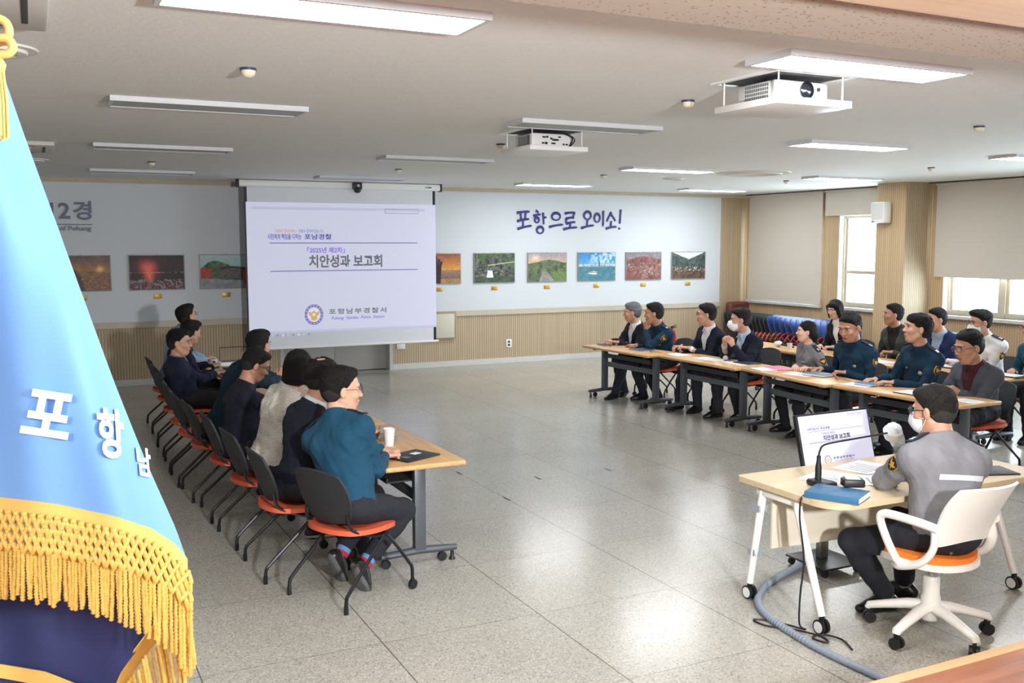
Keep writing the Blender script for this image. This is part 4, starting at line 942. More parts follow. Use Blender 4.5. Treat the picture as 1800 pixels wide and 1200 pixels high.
    if op_ or top == 'navy_jacket':
        def lap(X, Y, Z):
            a, b, c = tl(X, Y, Z); w = wv * np.clip((c - zb) / (.06 * s - zb), 0, 1.2)
            return np.maximum(np.maximum(np.abs(b) - w, -(a - .0)), np.maximum(zb - c, c - .2 * s))
        lo_, hi_ = shc - .36 * s, shc + .36 * s
        if op_:
            w = T.win(lo_, hi_); sl, X, Y, Z = w; a, b, c = tl(X, Y, Z)
            wd = wv * np.clip((c - zb) / (.06 * s - zb), 0, 1.2)
            band = np.clip(1 - np.abs(np.abs(b) - wd - .02 * s) / (.026 * s), 0, 1) * (a > 0) * (c > zb) * (c < .12 * s)
            T.f[sl] -= (.007 * np.clip(band * 2.5, 0, 1)).astype(np.float32)
        T.fn(lo_, hi_, lap, 0, 's')
    nm = {'suit': 'suit_jacket', 'tweed': 'blazer', 'open': 'jacket', 'navy_jacket': 'jacket', 'cardigan': 'cardigan', 'sweater': 'sweater', 'grey_uniform': 'uniform_jacket'}.get(top, 'uniform_shirt')
    obj_from(T.mesh(nm, mt), nm, root)
    if op_ or top == 'navy_jacket':
        I = Field(np.minimum(shc, H) - .34, np.maximum(shc, H) + .34, .008 * fine); torso(I, .001, .055); I.fn((lo[0], lo[1], 0), (hi[0], hi[1], zs + .2), hem, .01, 's')
        T2 = I; collar(T2, .040, .0685, True)
        for sd in (1, -1):
            S, E, Wr, hd, hn = arms[sd]
        obj_from(I.mesh('shirt', mat('cloth_%d_%d_%d' % inner, inner, .8, var=.05, vscale=9, bump=.15, bscale=180)), 'shirt', root)
        if top == 'suit':
            for sd in (1, -1):
                S, E, Wr, hd, hn = arms[sd]; d = nrm(Wr - E); mb = MB(); mb.tube([Wr - d * .05 * s, Wr - d * .012 * s], [.034 * s, .033 * s], 14)
                mb.build('shirt_cuff', mat('cloth_%d_%d_%d' % inner, inner, .8, var=.05), root)
    P = Field((lo[0], lo[1], 0), (hi[0], hi[1], zs + .32), .0075 * fine)
    P.ell(H + np.array((-.012, 0, .0)), (.135 * s * fat, .178 * s, .105 * s), None, .03)
    for sd in (1, -1):
        Hj, K, A, fd = legs[sd]; ah = A + nrm(K - A) * (hemup - .005)
        limb(P, [Hj, Hj + (K - Hj) * .5, K], [.090 * s, .082 * s, .066 * s], .03); limb(P, [K, K + (ah - K) * .35, ah], [.064 * s, .066 * s, .052 * s], .03)
    P.noise(.002, 40, seed + 11)
    obj_from(P.mesh('trousers', mat('cloth_%d_%d_%d' % pants, pants, .85, var=.12, vscale=9, bump=.2, bscale=180)), 'trousers', root)
    for sd in (1, -1):
        Hj, K, A, fd = legs[sd]; up = nrm(np.array((0, 0, 1.0)) - fd * fd[2]) if abs(fd[2]) < .9 else nrm(np.cross(fd, np.cross((1., 0, 0), fd)))
        lf = np.cross(up, fd); q = s
        S_ = Field(np.minimum(A - .16, A + fd * .26 - .12), np.maximum(A + .14, A + fd * .26 + .12), .006)
        S_.cone(A - fd * .035 - up * .045, A + fd * .10 - up * .058, .040 * q, .044 * q, .02, lf, .92)
        S_.cone(A + fd * .10 - up * .060, A + fd * .165 - up * .068, .042 * q, .030 * q, .02, up, .8)
        S_.cone(A - up * .02 - fd * .008, A - up * .028 + fd * .06, .041 * q, .036 * q, .02)
        b0 = A - up * .082 * q
        S_.fn(A - .3, A + .34, lambda X, Y, Z: (X - b0[0]) * up[0] + (Y - b0[1]) * up[1] + (Z - b0[2]) * up[2], .004, 's')
        tp = A + up * .014
        S_.fn(A - .3, A + .34, lambda X, Y, Z: -((X - tp[0]) * up[0] + (Y - tp[1]) * up[1] + (Z - tp[2]) * up[2]), .004, 's')
        ms = [mat('shoe_%d_%d_%d' % shoes, shoes, .32)]; mfn = None
        if sole:
            ms.append(mat('sole_%d_%d_%d' % sole, sole, .7)); mfn = lambda C: (((C - b0) @ up) < .022).astype(np.int32)
        obj_from(S_.mesh('shoe', ms, None, mfn), 'shoe', root)
        mb = MB(); d = nrm(K - A); mb.tube([A - up * .02, A + d * .05 * s, A + d * .11 * s], [.040 * s, .039 * s, .043 * s], 14)
        if socks == 'stripes':
            mb = MB(); st = [(52, 78, 128), (176, 34, 52), (30, 34, 60), (96, 140, 190), (176, 34, 52), (30, 34, 60)]
            for i in range(6): mb.tube([A + d * (.13 - .026 * i) * s, A + d * (.13 - .026 * (i + 1)) * s], [.044 * s, .042 * s], 14, i)
            mb.build('sock', [mat('sock_%d_%d_%d' % c, c, .9) for c in st], root)
        else:
            c = socks or (30, 30, 36); mb.build('sock', mat('sock_%d_%d_%d' % c, c, .9), root)
    # ---- extras
    if glasses:
        gm = MB(); gc, thick = glasses
        for sd in (1, -1):
            ring = [hm @ Vector((.104 - .35 * (abs(.033 + .023 * math.cos(t)) - .02) ** 1.0 * .35, sd * (.033 + .0235 * math.cos(t)), .008 + .0175 * math.sin(t))) for t in np.linspace(0, 2 * PI, 19)]
            gm.tube(ring, thick * hs, 5)
            gm.tube([hm @ Vector(p) for p in ((.097, .056 * sd, .012), (.085, .070 * sd, .013), (.03, .0815 * sd, .012), (-.008, .0835 * sd, .010), (-.03, .082 * sd, -.012))], thick * hs, 5)
        gm.tube([hm @ Vector(p) for p in ((.105, .011, .012), (.109, 0, .014), (.105, -.011, .012))], thick * hs, 5)
        go = gm.build('glasses', mat('frame_%d_%d_%d' % gc, gc, .3), root)
        ln = MB()
        for sd in (1, -1):
            c = hm @ Vector((.101, sd * .033, .008)); ln.tube([Vector(c) - Vector(hf) * .0006, Vector(c) + Vector(hf) * .0006], .0225 * hs, 14)
        ln.build('lens', MATS.get('spectacle_lens') or lens_mat(), go)
    if mask:
        K_ = Field(hc - .2, hc + .2, .005)
        K_.ell(hp(.043, 0, -.055), tuple(x * hs for x in (.078, .0655, .064)), HF, 0)
        K_.cone(hp(.108, 0, -.02), hp(.115, 0, -.05), .014 * hs, .016 * hs, .03)
        def mc(X, Y, Z):
            x = ((X - hc[0]) * hf[0] + (Y - hc[1]) * hf[1] + (Z - hc[2]) * hf[2]) / hs; z = ((X - hc[0]) * hu[0] + (Y - hc[1]) * hu[1] + (Z - hc[2]) * hu[2]) / hs
            return -np.maximum(.028 - x, z + .012 - .35 * (x - .06)) * hs
        K_.fn(hc - .3, hc + .3, mc, .004, 's')
        mo = obj_from(K_.mesh('face_mask', mat('mask_white', (238, 240, 242), .8)), 'face_mask', root)
        lp_ = MB()
        for sd in (1, -1):
            for z0 in (-.03, -.088): lp_.tube([hm @ Vector(p) for p in ((.045, .062 * sd, z0), (.015, .078 * sd, z0 * .5 - .015), (-.016, .088 * sd, -.005))], .0016, 5)
        lp_.build('ear_loop', MATS['mask_white'], mo)
    gold = mat('gold_thread', (206, 158, 48), .5); blk = mat('patch_black', (22, 22, 28), .8)
    def surf(p, n, off):  # frame on the sleeve: z out
        n = nrm(n); y = nrm(np.array((0, 0, 1.)) - n * n[2]); x = np.cross(y, n); return frame_M(np.array(p) + n * off, x, y, n)
    def snap(p, d):
        p = np.array(p, float); d = nrm(d); last = None
        for q in np.arange(.13, -.14, -.003):
            x = p + d * q; g = (x - T.lo) / T.h; i0 = np.clip(g.astype(int), 0, T.n - 2); w = np.clip(g - i0, 0, 1); v = 0
            for cx in (0, 1):
                for cy in (0, 1):
                    for cw in (0, 1): v += T.f[i0[0] + cx, i0[1] + cy, i0[2] + cw] * (w[0] if cx else 1 - w[0]) * (w[1] if cy else 1 - w[1]) * (w[2] if cw else 1 - w[2])
            if v < 0: return x
        return p
    for e in extras:
        if e == 'epaulettes':
            for sd in (1, -1):
                a = snap(N0 + l * sd * .085 * s, u + l * sd * .3); b = snap(sh[sd] + l * sd * .020, u + l * sd * .3); ez = u; exx = nrm(b - a); ey = np.cross(ez, exx); ey = nrm(ey); ez = np.cross(exx, ey)
                M = frame_M((a + b) / 2 + ez * .007, exx, ey, ez); L_ = np.linalg.norm(b - a) * .5
                mb = MB().box(-L_, L_, -.024, .024, -.004, .006, 0, M, .004)
                for q in (.2, .5): mb.box(L_ * q, L_ * q + .014, -.012, .012, .006, .0085, 1, M)
                mb.build('epaulette', [mat('epaulette_cloth', (24, 34, 48), .8), mat('silver_badge', (206, 208, 212), .35, .6)], root)
        elif e in ('patch_left', 'patch_right', 'patches'):
            for sd in ((1,) if e == 'patch_left' else (-1,) if e == 'patch_right' else (1, -1)):
                S, E = arms[sd][:2]; ad = nrm(E - S); o_ = l * sd - u * .0; o_ = nrm(o_ - ad * (o_ @ ad)); y = -ad; x = np.cross(y, o_)
                M = frame_M(snap(S + ad * .10 * s, o_) + o_ * .002, x, y, o_)
                shp = [(-.034, .034), (0, .042), (.034, .034), (.034, -.01), (.02, -.034), (0, -.046), (-.02, -.034), (-.034, -.01)]
                mb = MB(); mb.prism([(a * 1.07, b * 1.07) for a, b in shp], -.004, .0065, 1, M); mb.prism(shp, -.004, .008, 0, M)
                mb.prism([(-.03, .022), (-.012, .008), (0, .026), (.012, .008), (.03, .022), (.022, -.004), (.009, -.008), (.014, -.026), (0, -.016), (-.014, -.026), (-.009, -.008), (-.022, -.004)], .008, .0098, 1, M)
                mb.build('shoulder_patch', [blk, gold], root)
        elif e == 'badge':
            p = snap(shc - u * .13 * s + l * .085 * s, f); M = surf(p, f + l * .35, .001)
            mb = MB(); mb.lathe([(.0, 0), (.024, 0), (.024, .006), (.016, .010), (0, .012)], 14, 0, M); mb.lathe([(0, .012), (.009, .012), (.006, .016), (0, .017)], 10, 1, M)
            mb.build('badge', [mat('silver_badge', (206, 208, 212), .35, .6), gold], root)
        elif e == 'tag':
            p = snap(shc - u * .11 * s - l * .085 * s, f); M = surf(p, f - l * .35, .002); MB().box(-.03, .03, -.007, .007, 0, .004, 0, M).build('name_tag', mat('silver_badge', (206, 208, 212), .35, .6), root)
        elif e == 'stripe_back':
            rows = [[snap(shc - u * (.095 + .026 * k) * s + l * b, -f) - f * .004 for k in (0, 1)] for b in np.linspace(.145, -.145, 15)]
            MB().grid(lambda a_, b_: rows[int(round(a_ * 14))][int(round(b_))], 14, 1, 0, None, .004).build('reflective_stripe', mat('reflective', (214, 216, 220), .35), root)
        elif e == 'flag_patch':
            p = snap(shc - u * .15 * s + l * .085 * s, f); M = surf(p, f + l * .4, .001)
            mb = MB(); mb.box(-.036, .036, -.026, .026, 0, .004, 0, M); mb.box(-.031, .031, -.017, .021, .004, .0055, 1, M); mb.lathe([(0, .0055), (.009, .0055), (.009, .0065), (0, .0065)], 14, 2, M)
            for a, b in ((-.021, .012), (.021, .012), (-.021, -.009), (.021, -.009)): mb.box(a - .005, a + .005, b - .004, b + .004, .0055, .0065, 3, M)
            mb.build('flag_patch', [mat('patch_grey', (120, 122, 128), .8), mat('patch_white', (232, 232, 234), .8), mat('patch_red', (150, 60, 80), .8), blk], root)
        elif e == 'piping':
            for sd in (1, -1):
                p = snap(shc - u * .085 * s + l * .085 * s * sd, f); M = surf(p, f + l * .4 * sd, .001); MB().box(-.04, .04, -.003, .003, 0, .004, 0, M).build('reflective_trim', mat('reflective', (214, 216, 220), .35), root)
        elif e == 'lanyard':
            mb = MB()
            for sd in (1, -1): mb.tube([cz + l * .06 * sd * s - u * .01, cz + l * .055 * sd * s + f * .085 * s - u * .06, shc + l * .03 * sd * s + f * .138 * s - u * .16, shc + f * .142 * s - u * .30], .004, 6)
            mb.box(-.03, .03, -.045, .045, -.002, .003, 0, surf(shc + f * .15 * s - u * .35, f, 0)); mb.build('lanyard', mat('lanyard_white', (226, 230, 236), .6), root)
        elif e == 'watch':
            S, E, Wr, hd, hn = arms[-1] if (hands.get(-1) is not None) else arms[1]; d = nrm(Wr - E)
            mb = MB().tube([Wr - d * .022, Wr - d * .002],   .030 * s, 14); mb.tube([Wr - d * .012 - hn * .024 * s, Wr - d * .012 - hn * .036 * s], .015, 12, 1); mb.build('wristwatch', [mat('watch_strap', (40, 40, 44), .4), mat('watch_face', (190, 194, 200), .3, .5)], root)
    if pen:
        S, E, Wr, hd, hn = arms[-1]; td = np.cross(hd, hn); c = Wr + hd * .12 * s + hn * .02
        pen_d = nrm(hd * .8 + np.array((0, 0, .25)))
        M4 = root.matrix_basis
        o = MB().tube([c - pen_d * .05, c + pen_d * .085, c + pen_d * .095], [.004, .004, .001], 8)
        o.v = [tuple(Matrix.Rotation(yaw, 4, 'Z') @ Vector(p) + Vector((hip[0], hip[1], 0))) for p in o.v]
        tag(o.build('pen', mat('pen_black', (24, 24, 28), .3)), pen, 'pen')
    return root
# ------------------------------------------------------------------ furniture
m_top = woodgrain('table_top_wood', (218, 178, 126), (200, 156, 102), 1, 1.2, .35)
m_dsk = woodgrain('desk_top_wood', (214, 194, 160), (204, 182, 146), 0, 1.0, .4)
m_tl = mat('table_leg_grey', (92, 98, 104), .4, .3); m_tray = mat('tray_mesh_dark', (44, 48, 52), .6); m_orange = mat('seat_orange', (208, 92, 58), .6, bump=.1, bscale=300)
m_chb = mat('chair_back_black', (40, 42, 46), .55, bump=.25, bscale=500); m_tube = mat('chair_tube_black', (30, 31, 35), .35, .3); m_red = mat('seat_red', (170, 44, 40), .6)
m_blue = mat('chair_back_blue', (36, 72, 140), .25); m_dblue = mat('chair_back_dark_blue', (28, 40, 84), .3)
def caster(mb, x, y, r=.03, mi=0, w=.012):
    for s in (-1, 1): mb.cyl((x, y + s * .012 - s * w, r), (x, y + s * .012, r), r, None, 14, mi)
    mb.box(x - .012, x + .012, y - .006, y + .006, r, r * 2.2, mi)
def make_table(label, loc, rz, L=1.5):
    t = thing('training_table', label, 'table', loc, rz, 'wheeled training tables'); h = L / 2
    MB().box(-.285, .285, -h, h, .692, .727, bev=.012, seg=3).build('tabletop', m_top, t)
    for s in (-1, 1):
        y = s * (h - .17)
        MB().box(-.035, .045, y - .03, y + .03, .09, .692, bev=.006).build('column', m_tl, t)
        ft = MB(); ft.tube([(-.27, y, .085), (-.2, y, .088), (0, y, .098), (.2, y, .088), (.275, y, .085)], [.024, .028, .032, .028, .024], 10, flat=.85); f = ft.build('foot', m_tl, t)
        [(lambda c: (caster(c, xx, y, .032), c.build('caster', m_black, f)))(MB()) for xx in (-.235, .17)]
        MB().lathe([(.022, 0), (.022, .008), (.014, .02), (.012, .06), (0, .06)], 12, 0, Matrix.Translation((.245, y, 0))).build('glide', m_black, f)
        MB().box(-.2, .2, y - .02, y + .02, .665, .692, bev=.003).build('bracket', m_tl, t)
    MB().box(-.012, .012, -h + .17, h - .17, .43, .50, bev=.004).build('crossbar', m_tl, t)
    MB().box(-.20, .06, -h + .22, h - .22, .568, .578).box(.055, .065, -h + .221, h - .221, .566, .625).box(-.205, -.195, -h + .221, h - .221, .566, .60).build('shelf_tray', m_tray, t)
    return t
for i, (x, y, r_, lb) in enumerate(((.645, -.215, 0, 'training table nearest the camera in the left row, carrying the paper cup'), (.60, 1.31, 0, 'second training table of the left row, before the woman in the cream cardigan'), (.53, 2.83, 0, 'third training table of the left row, before the empty chairs'), (.45, 4.36, 0, 'farthest training table of the left row carrying papers and a white device'),
    (5.68, 4.34, PI + R(4), 'farthest front training table of the right row, with the grey haired man'), (5.90, 2.80, PI + R(1), 'second farthest front training table of the right row, with the masked man'), (5.94, 1.31, PI - R(5), 'front training table of the right row holding the pink folder'), (5.99, -.18, PI + R(3), 'nearest front training table of the right row, behind the monitor'),
    (7.69, 3.77, PI, 'back row training table carrying the paper cup and covered microphone'), (7.69, 2.27, PI, 'middle back row training table before the man in the grey green blazer'), (7.69, .77, PI, 'back row training table before the masked officer in white'))):
    make_table(lb, (x, y, 0), r_)
def squircle(u, v, k=.22): return u * math.sqrt(max(0, 1 - k * v * v)), v * math.sqrt(max(0, 1 - k * u * u))
def pad(mb, a, b, zf, t, M=None, n=12, mi=0):
    def top(i, j): u, v = squircle(2 * i - 1, 2 * j - 1); return (a * u, b * v, zf(u, v))
    V = []; 
    mb.grid(lambda i, j: top(1 - i, j), n, n, mi, M, -t if False else t)
def make_chair(label, loc, rz, kind='orange', folded=False, group='black training chairs with orange seats', proto=None):
    ms, mbk = {'orange': (m_orange, m_chb), 'blue': (m_red, m_blue), 'dblue': (m_red, m_dblue)}[kind]
    t = thing('training_chair', label, 'chair', loc, rz, group)
    zf = lambda u, v: .455 - .020 * max(0, u) ** 3 * 1.5 + .012 * max(0, -u) ** 2 + .010 * abs(v) ** 3 - .008 * (1 - u * u)
    S = Matrix.Translation((.12, 0, .44)) @ Matrix.Rotation(R(-78), 4, 'Y') @ Matrix.Translation((-.12, 0, -.42)) if folded else Matrix.Identity(4)
    mb = MB().grid(lambda i, j: (lambda q: (.245 * q[0], .245 * q[1], zf(*q)))(squircle(2 * i - 1, 2 * j - 1, .40)), 14, 14, 0, S, .030); mb.build('seat', ms, t, 60)
    MB().grid(lambda i, j: (lambda q: (.21 * q[0] + .005, .205 * q[1], zf(*q) - .032))(squircle(2 * i - 1, 2 * j - 1, .40)), 8, 8, 0, S, .016).build('seat_pan', m_chb if kind != 'orange' else m_tube, t)
    def bk(i, j):
        u, v = squircle(2 * i - 1, 2 * j - 1, .32); z = .665 + .175 * v; w = .225 + .012 * v
        return (-.205 - .10 * (v * .5 + .5) + .02 * (1 - (v * .5 + .5)) ** 2 + .045 * u * u, w * u, z)
    MB().grid(bk, 14, 12, 0, None, .016).build('backrest', mbk, t, 60)
    fr = MB()
    for s in (-1, 1):
        fr.tube(smoothpath([(-.20, .185 * s, .56), (-.175, .20 * s, .47), (-.04, .225 * s, .41), (.06, .232 * s, .395)], 5), .013, 8, flat=.7)
        fr.cyl((.06, .19 * s, .40), (.06, .25 * s, .40), .018)
    fr.cyl((.06, -.235, .40), (.06, .235, .40), .012)
    fr.build('frame', m_tube, t)
    for s in (-1, 1):
        MB().tube(smoothpath([(.05, .24 * s, .40), (-.12, .25 * s, .245), (-.255, .26 * s, .125), (-.285, .262 * s, .085), (-.29, .263 * s, .0)], 5), .0115, 8).tube([(-.29, .263 * s, .05), (-.29, .263 * s, 0)], .0145, 8).build('leg', m_tube, t)
        l = MB().tube(smoothpath([(.06, .245 * s, .40), (.14, .25 * s, .31), (.235, .257 * s, .185), (.262, .26 * s, .14), (.265, .26 * s, .06)], 5), .0115, 8); l = l.build('leg', m_tube, t)
        c = MB(); caster(c, .268, .26 * s, .031); c.build('caster', m_black, l)
    return t
ch = [(.09, -1.10, R(25), 'nearest orange seated chair under the officer in the teal shirt'), (-.10, -.45, R(3), 'orange seated chair under the balding man in the dark suit'), (-.14, .34, R(4), 'orange seated chair under the woman in the cream cardigan'), (-.17, 1.09, R(0), 'orange seated chair under the man in glasses bending over the table'),
      (-.22, 1.79, R(2), 'orange seated chair under the officer with raised clasped hands'), (-.25, 2.38, R(0), 'empty orange seated chair, the nearer of the two in the left row'), (-.24, 3.0, R(-2), 'empty orange seated chair, the farther of the two in the left row'), (-.22, 3.77, R(0), 'orange seated chair under the man leaning back in a navy jacket'),
      (-.19, 4.57, R(0), 'orange seated chair under the man wearing a lanyard'), (-.17, 5.3, R(0), 'farthest orange seated chair of the left row by the wall'),
      (6.28, 4.98, PI, 'chair under the grey haired man in the dark suit'), (6.30, 4.28, PI, 'chair under the officer resting his chin on his fist'), (6.50, 3.50, PI, 'chair under the man in glasses with open hands on the table'), (6.50, 2.76, PI, 'chair under the masked man with clasped hands'), (6.50, 1.80, PI - R(8), 'chair under the woman in the grey uniform'), (6.50, 1.05, PI, 'chair under the broad officer reading a blue notebook'), (6.55, .22, PI, 'chair under the officer looking up at the screen'), (6.52, -.50, PI, 'chair under the man in the grey checked blazer'),
      (8.38, 3.02, PI, 'chair under the woman in the black suit'), (8.38, 2.06, PI, 'chair under the man in the grey green blazer'), (8.38, 1.40, PI, 'chair under the man in the navy jacket'), (8.38, .78, PI, 'chair under the masked officer in white'), (8.38, .16, PI, 'chair under the officer cut by the right side of the frame')]
proto = None
for x, y, r_, lb in ch:
    if proto is None: proto = make_chair(lb, (x, y, 0), r_)
    else: dup(proto, (x, y, 0), r_, lb)
ORD = 'first second third fourth fifth sixth seventh eighth ninth tenth eleventh twelfth thirteenth'.split()
for kind, n, y0, st, xx, gl, nm in (('orange', 11, 8.15, .115, 10.72, 'nested folded chairs with black backs by the window wall', 'folded black backed chair with orange seat, %s from the far corner'),
                            ('blue', 13, 6.86, .15, 10.70, 'nested folded chairs with blue backs by the window wall', 'folded blue backed chair with red seat, %s from the black stack'), ('dblue', 12, 4.05, .155, 10.72, 'nested folded dark blue chairs beyond the pillar', 'folded dark blue backed chair, %s from the wooden pillar')):
    pr = None
    for k in range(n):
        loc = (xx, y0 - st * k, .0); lb = nm % ORD[k]
        if pr is None: pr = make_chair(lb, loc, -PI / 2, kind, True, gl)
        else: dup(pr, loc, -PI / 2, lb)
# presenter desk
t = thing('presenter_desk', 'pale wooden presenter desk with white angled legs', 'desk', (3.08, -2.60, 0))
xa, xb, ya, yb = -.88, .90, -.42, .40
def rc_poly(x0, x1, y0, y1, rs):
    P = []
    for (cx, cy, r, a0) in ((x1, y1, rs[0], 0), (x0, y1, rs[1], 90), (x0, y0, rs[2], 180), (x1, y0, rs[3], 270)):
        for k in range(9):
            a = R(a0 + 90 * k / 8); ox = cx - r if a0 in (0, 270) else cx + r; oy = cy - r if a0 in (0, 90) else cy + r
            P.append((ox + r * math.cos(a), oy + r * math.sin(a)))
    return P
MB().prism(rc_poly(xa, xb, ya, yb, (.03, .03, .17, .17)), .722, .755).build('desktop', m_dsk, t, 30)
m_cream = mat('white_enamel', (238, 236, 230), .35)
for x in (xa + .06, xb - .12):
    lg = MB(); lg.tube([(x, .22, .70), (x - .02, .30, .10)], [.026, .022], 12).tube([(x, -.06, .70), (x - .02, -.31, .10)], [.026, .022], 12).box(x - .022, x + .022, -.10, .26, .665, .712, bev=.006); l = lg.build('leg_frame', m_cream, t)
    for y in (.30, -.31):
        c = MB(); 
        for s in (-1, 1): c.cyl((x - .02 + s * .008, y, .042), (x - .02 + s * .026, y, .042), .042, None, 18)
        c.box(x - .03, x - .01, y - .012, y + .012, .04, .11); c.build('caster', m_black, l); MB().cyl((x - .048, y, .042), (x - .046, y, .042), .032, None, 18).build('caster_cap', m_wht, l)
MB().grid(lambda i, j: (-.78 + 1.5 * i, .18 - .05 * math.sin(PI * i), .34 + .375 * j), 10, 4, 0, None, .016).build('modesty_panel', mat('panel_cream', (226, 216, 196), .5), t)
MB().box(xa + .05, xb - .06, .02, .10, .685, .722).build('beam', m_cream, t)
for zz, yy in ((.58, .248), (.30, .283)): MB().box(xa + .026, xa + .092, yy - .03, yy + .03, zz - .02, zz + .02).build('tape_strip', mat('tape_grey', (150, 160, 172), .5), t)
# office chair
t = thing('office_chair', 'white swivel office chair with orange seat at the presenter desk', 'office chair', (2.775, -3.18, 0), R(90))
hub = MB().lathe([(.045, .09), (.055, .11), (.052, .22), (.046, .24), (.046, .33), (.040, .34)], 20).build('column', m_cream, t); MB().cyl((0, 0, .33), (0, 0, .43), .016).build('gas_spring', m_metal, t)
for k in range(5):
    a = R(119 - 90 + 72 * k); M = Matrix.Rotation(a, 4, 'Z')
    l = MB().tube([(.02, 0, .165), (.12, 0, .155), (.24, 0, .125), (.33, 0, .10), (.335, 0, .085)], [.042, .036, .030, .026, .022], 12, 0, M, .8).build('leg', m_cream, t)
    c = MB(); Mc = M @ Matrix.Translation((.325, 0, 0)) @ Matrix.Rotation(R(35 + 50 * k), 4, 'Z')
    for s in (-1, 1): c.cyl((0, s * .008, .032), (0, s * .028, .032), .032, None, 16, 0, Mc)
    c.box(-.014, .014, -.01, .01, .03, .09, 0, Mc); c.build('caster', m_black, l)
MB().box(-.09, .11, -.08, .08, .405, .435, bev=.012).build('mechanism', m_black, t)
zs_ = lambda u, v: .475 - .035 * max(0, u) ** 3 + .012 * abs(v) ** 3
MB().grid(lambda i, j: (lambda q: (.02 + .245 * q[0], .245 * q[1], zs_(*q) - .012))(squircle(2 * i - 1, 2 * j - 1, .45)), 14, 14, 0, None, .034).build('seat_pan', m_cream, t, 60)
MB().grid(lambda i, j: (lambda q: (.025 + .235 * q[0], .235 * q[1], zs_(*q) + .018))(squircle(2 * i - 1, 2 * j - 1, .45)), 14, 14, 0, None, .034).build('seat', mat('seat_bright_orange', (236, 122, 36), .65, bump=.1, bscale=300), t, 60)
def obk(i, j):
    u, v = squircle(2 * i - 1, 2 * j - 1, .22); q = v * .5 + .5; w = .215 + .03 * q
    return (-.225 - .17 * q ** 1.3 + .065 * u * u + .012 * (1 - q) * (1 - u * u), w * u, .60 + .33 * q + .015 * u * u * q - .06 * (1 - q) ** 3 * u * u)
MB().grid(obk, 18, 14, 0, None, .014).build('backrest', m_cream, t, 60)
for s in (-1, 1): sa = MB(); sa.tube(smoothpath([(-.185, .21 * s, .66), (-.19, .225 * s, .57), (-.13, .24 * s, .485), (.0, .235 * s, .43), (.07, .2 * s, .425)], 6), [.02] * 25, 10, flat=1.5); sa.build('back_frame', m_cream, t, 60)
for s in (-1, 1): MB().tube(smoothpath([(-.215, .225 * s, .685), (-.12, .25 * s, .70), (.04, .268 * s, .705), (.105, .272 * s, .695), (.125, .272 * s, .66), (.085, .262 * s, .56), (.035, .248 * s, .47), (.0, .236 * s, .432)], 7), .021, 10, flat=1.15).build('armrest', m_cream, t, 60)
# monitor on a wheeled stand behind the desk
t = thing('monitor_stand', 'black monitor on a wheeled floor stand beyond the presenter desk', 'monitor', (3.06, -2.06, 0))
MB().box(-.17, .17, -.20, .17, .052, .066, bev=.004).build('base_plate', mat('plate_dark', (60, 64, 70), .35, .4), t)
for x in (-.14, .14):
    for y in (-.17, .14): c = MB(); caster(c, x, y, .023); c.build('caster', m_black, t)
MB().box(-.035, .035, -.02, .03, .066, .80, bev=.006).build('pole', m_metal, t)
MB().box(-.05, .05, -.06, .03, .74, .86, bev=.008).build('bracket', m_black, t)
tilt = R(15); MM = Matrix.Translation((.02, -.06, .868)) @ Matrix.Rotation(R(-4), 4, 'Z') @ Matrix.Rotation(R(-1.5), 4, 'Y') @ Matrix.Rotation(-tilt, 4, 'X')
b = MB().box(-.295, .295, -.018, .018, -.205, .20, 0, MM, .006).build('housing', m_black, t)
e0 = MM @ Vector((-.282, -.0195, -.158)); A3 = MM.to_3x3(); sx = A3 @ Vector((1, 0, 0)); sz_ = A3 @ Vector((0, 0, 1)); sy = A3 @ Vector((0, -1, 0))
slide(b, .564, .345, frame_M(e0, sx, sz_, sy), 0, .17)
mk = MB()
for k in range(12): mk.box(-.285 + .016 * k, -.275 + .016 * k, -.0205, -.018, -.172, -.163, 0, MM)
mk.ball((.0, -.02, -.182), .006, 8, 0, MM).build('taskbar_icon', MATS['icon_a'], b)
# gooseneck microphone on the desk
t = thing('desk_microphone', 'black gooseneck microphone with white cover on the presenter desk', 'microphone', (2.47, -2.64, .755))
MB().box(-.055, .055, -.075, .075, 0, .035, bev=.012).build('base', m_black, t); MB().lathe([(.019, .03), (.019, .10), (.012, .15), (.012, .175), (.0, .18)], 14, 0, Matrix.Translation((0, .03, 0))).build('stem', m_black, t)
MB().tube(smoothpath([(0, .03, .17), (.01, .032, .205), (.06, .04, .235), (.32, .085, .235), (.66, .13, .235)], 8), .006, 8).build('gooseneck', m_black, t)
w = Field(np.array((.60, .03, .12)), np.array((.86, .25, .32)), .006); w.ell((.715, .14, .235), (.060, .057, .058), None, 0); w.cone((.71, .14, .21), (.735, .15, .15), .03, .012, .02); w.noise(.003, 120, 4); obj_from(w.mesh('cover', mat('cover_white', (232, 238, 242), .8)), 'windscreen_cover', t)
MB().tube([(-.05, -.03, .018), (-.09, -.05, .018), (-.12, -.07, .016)], [.012, .011, .006], 10).build('plug', m_black, t)
cbl = [(2.35, -2.71, .771), (2.29, -2.74, .765), (2.235, -2.76, .762), (2.192, -2.77, .735), (2.185, -2.775, .62), (2.20, -2.80, .40), (2.19, -2.79, .20), (2.18, -2.80, .03), (2.19, -2.84, .008), (2.15, -2.75, .008), (2.08, -2.63, .008), (2.02, -2.60, .008), (2.03, -2.70, .008), (2.13, -2.81, .008), (2.20, -2.95, .008), (2.17, -3.03, .008), (2.14, -2.95, .008), (2.22, -2.93, .008), (2.27, -3.03, .008), (2.22, -3.16, .008)]
tag(MB().tube(smoothpath(cbl, 6), .0055, 8).build('microphone_cable', m_black), 'thin black cable running from the desk microphone down to the floor', 'cable')
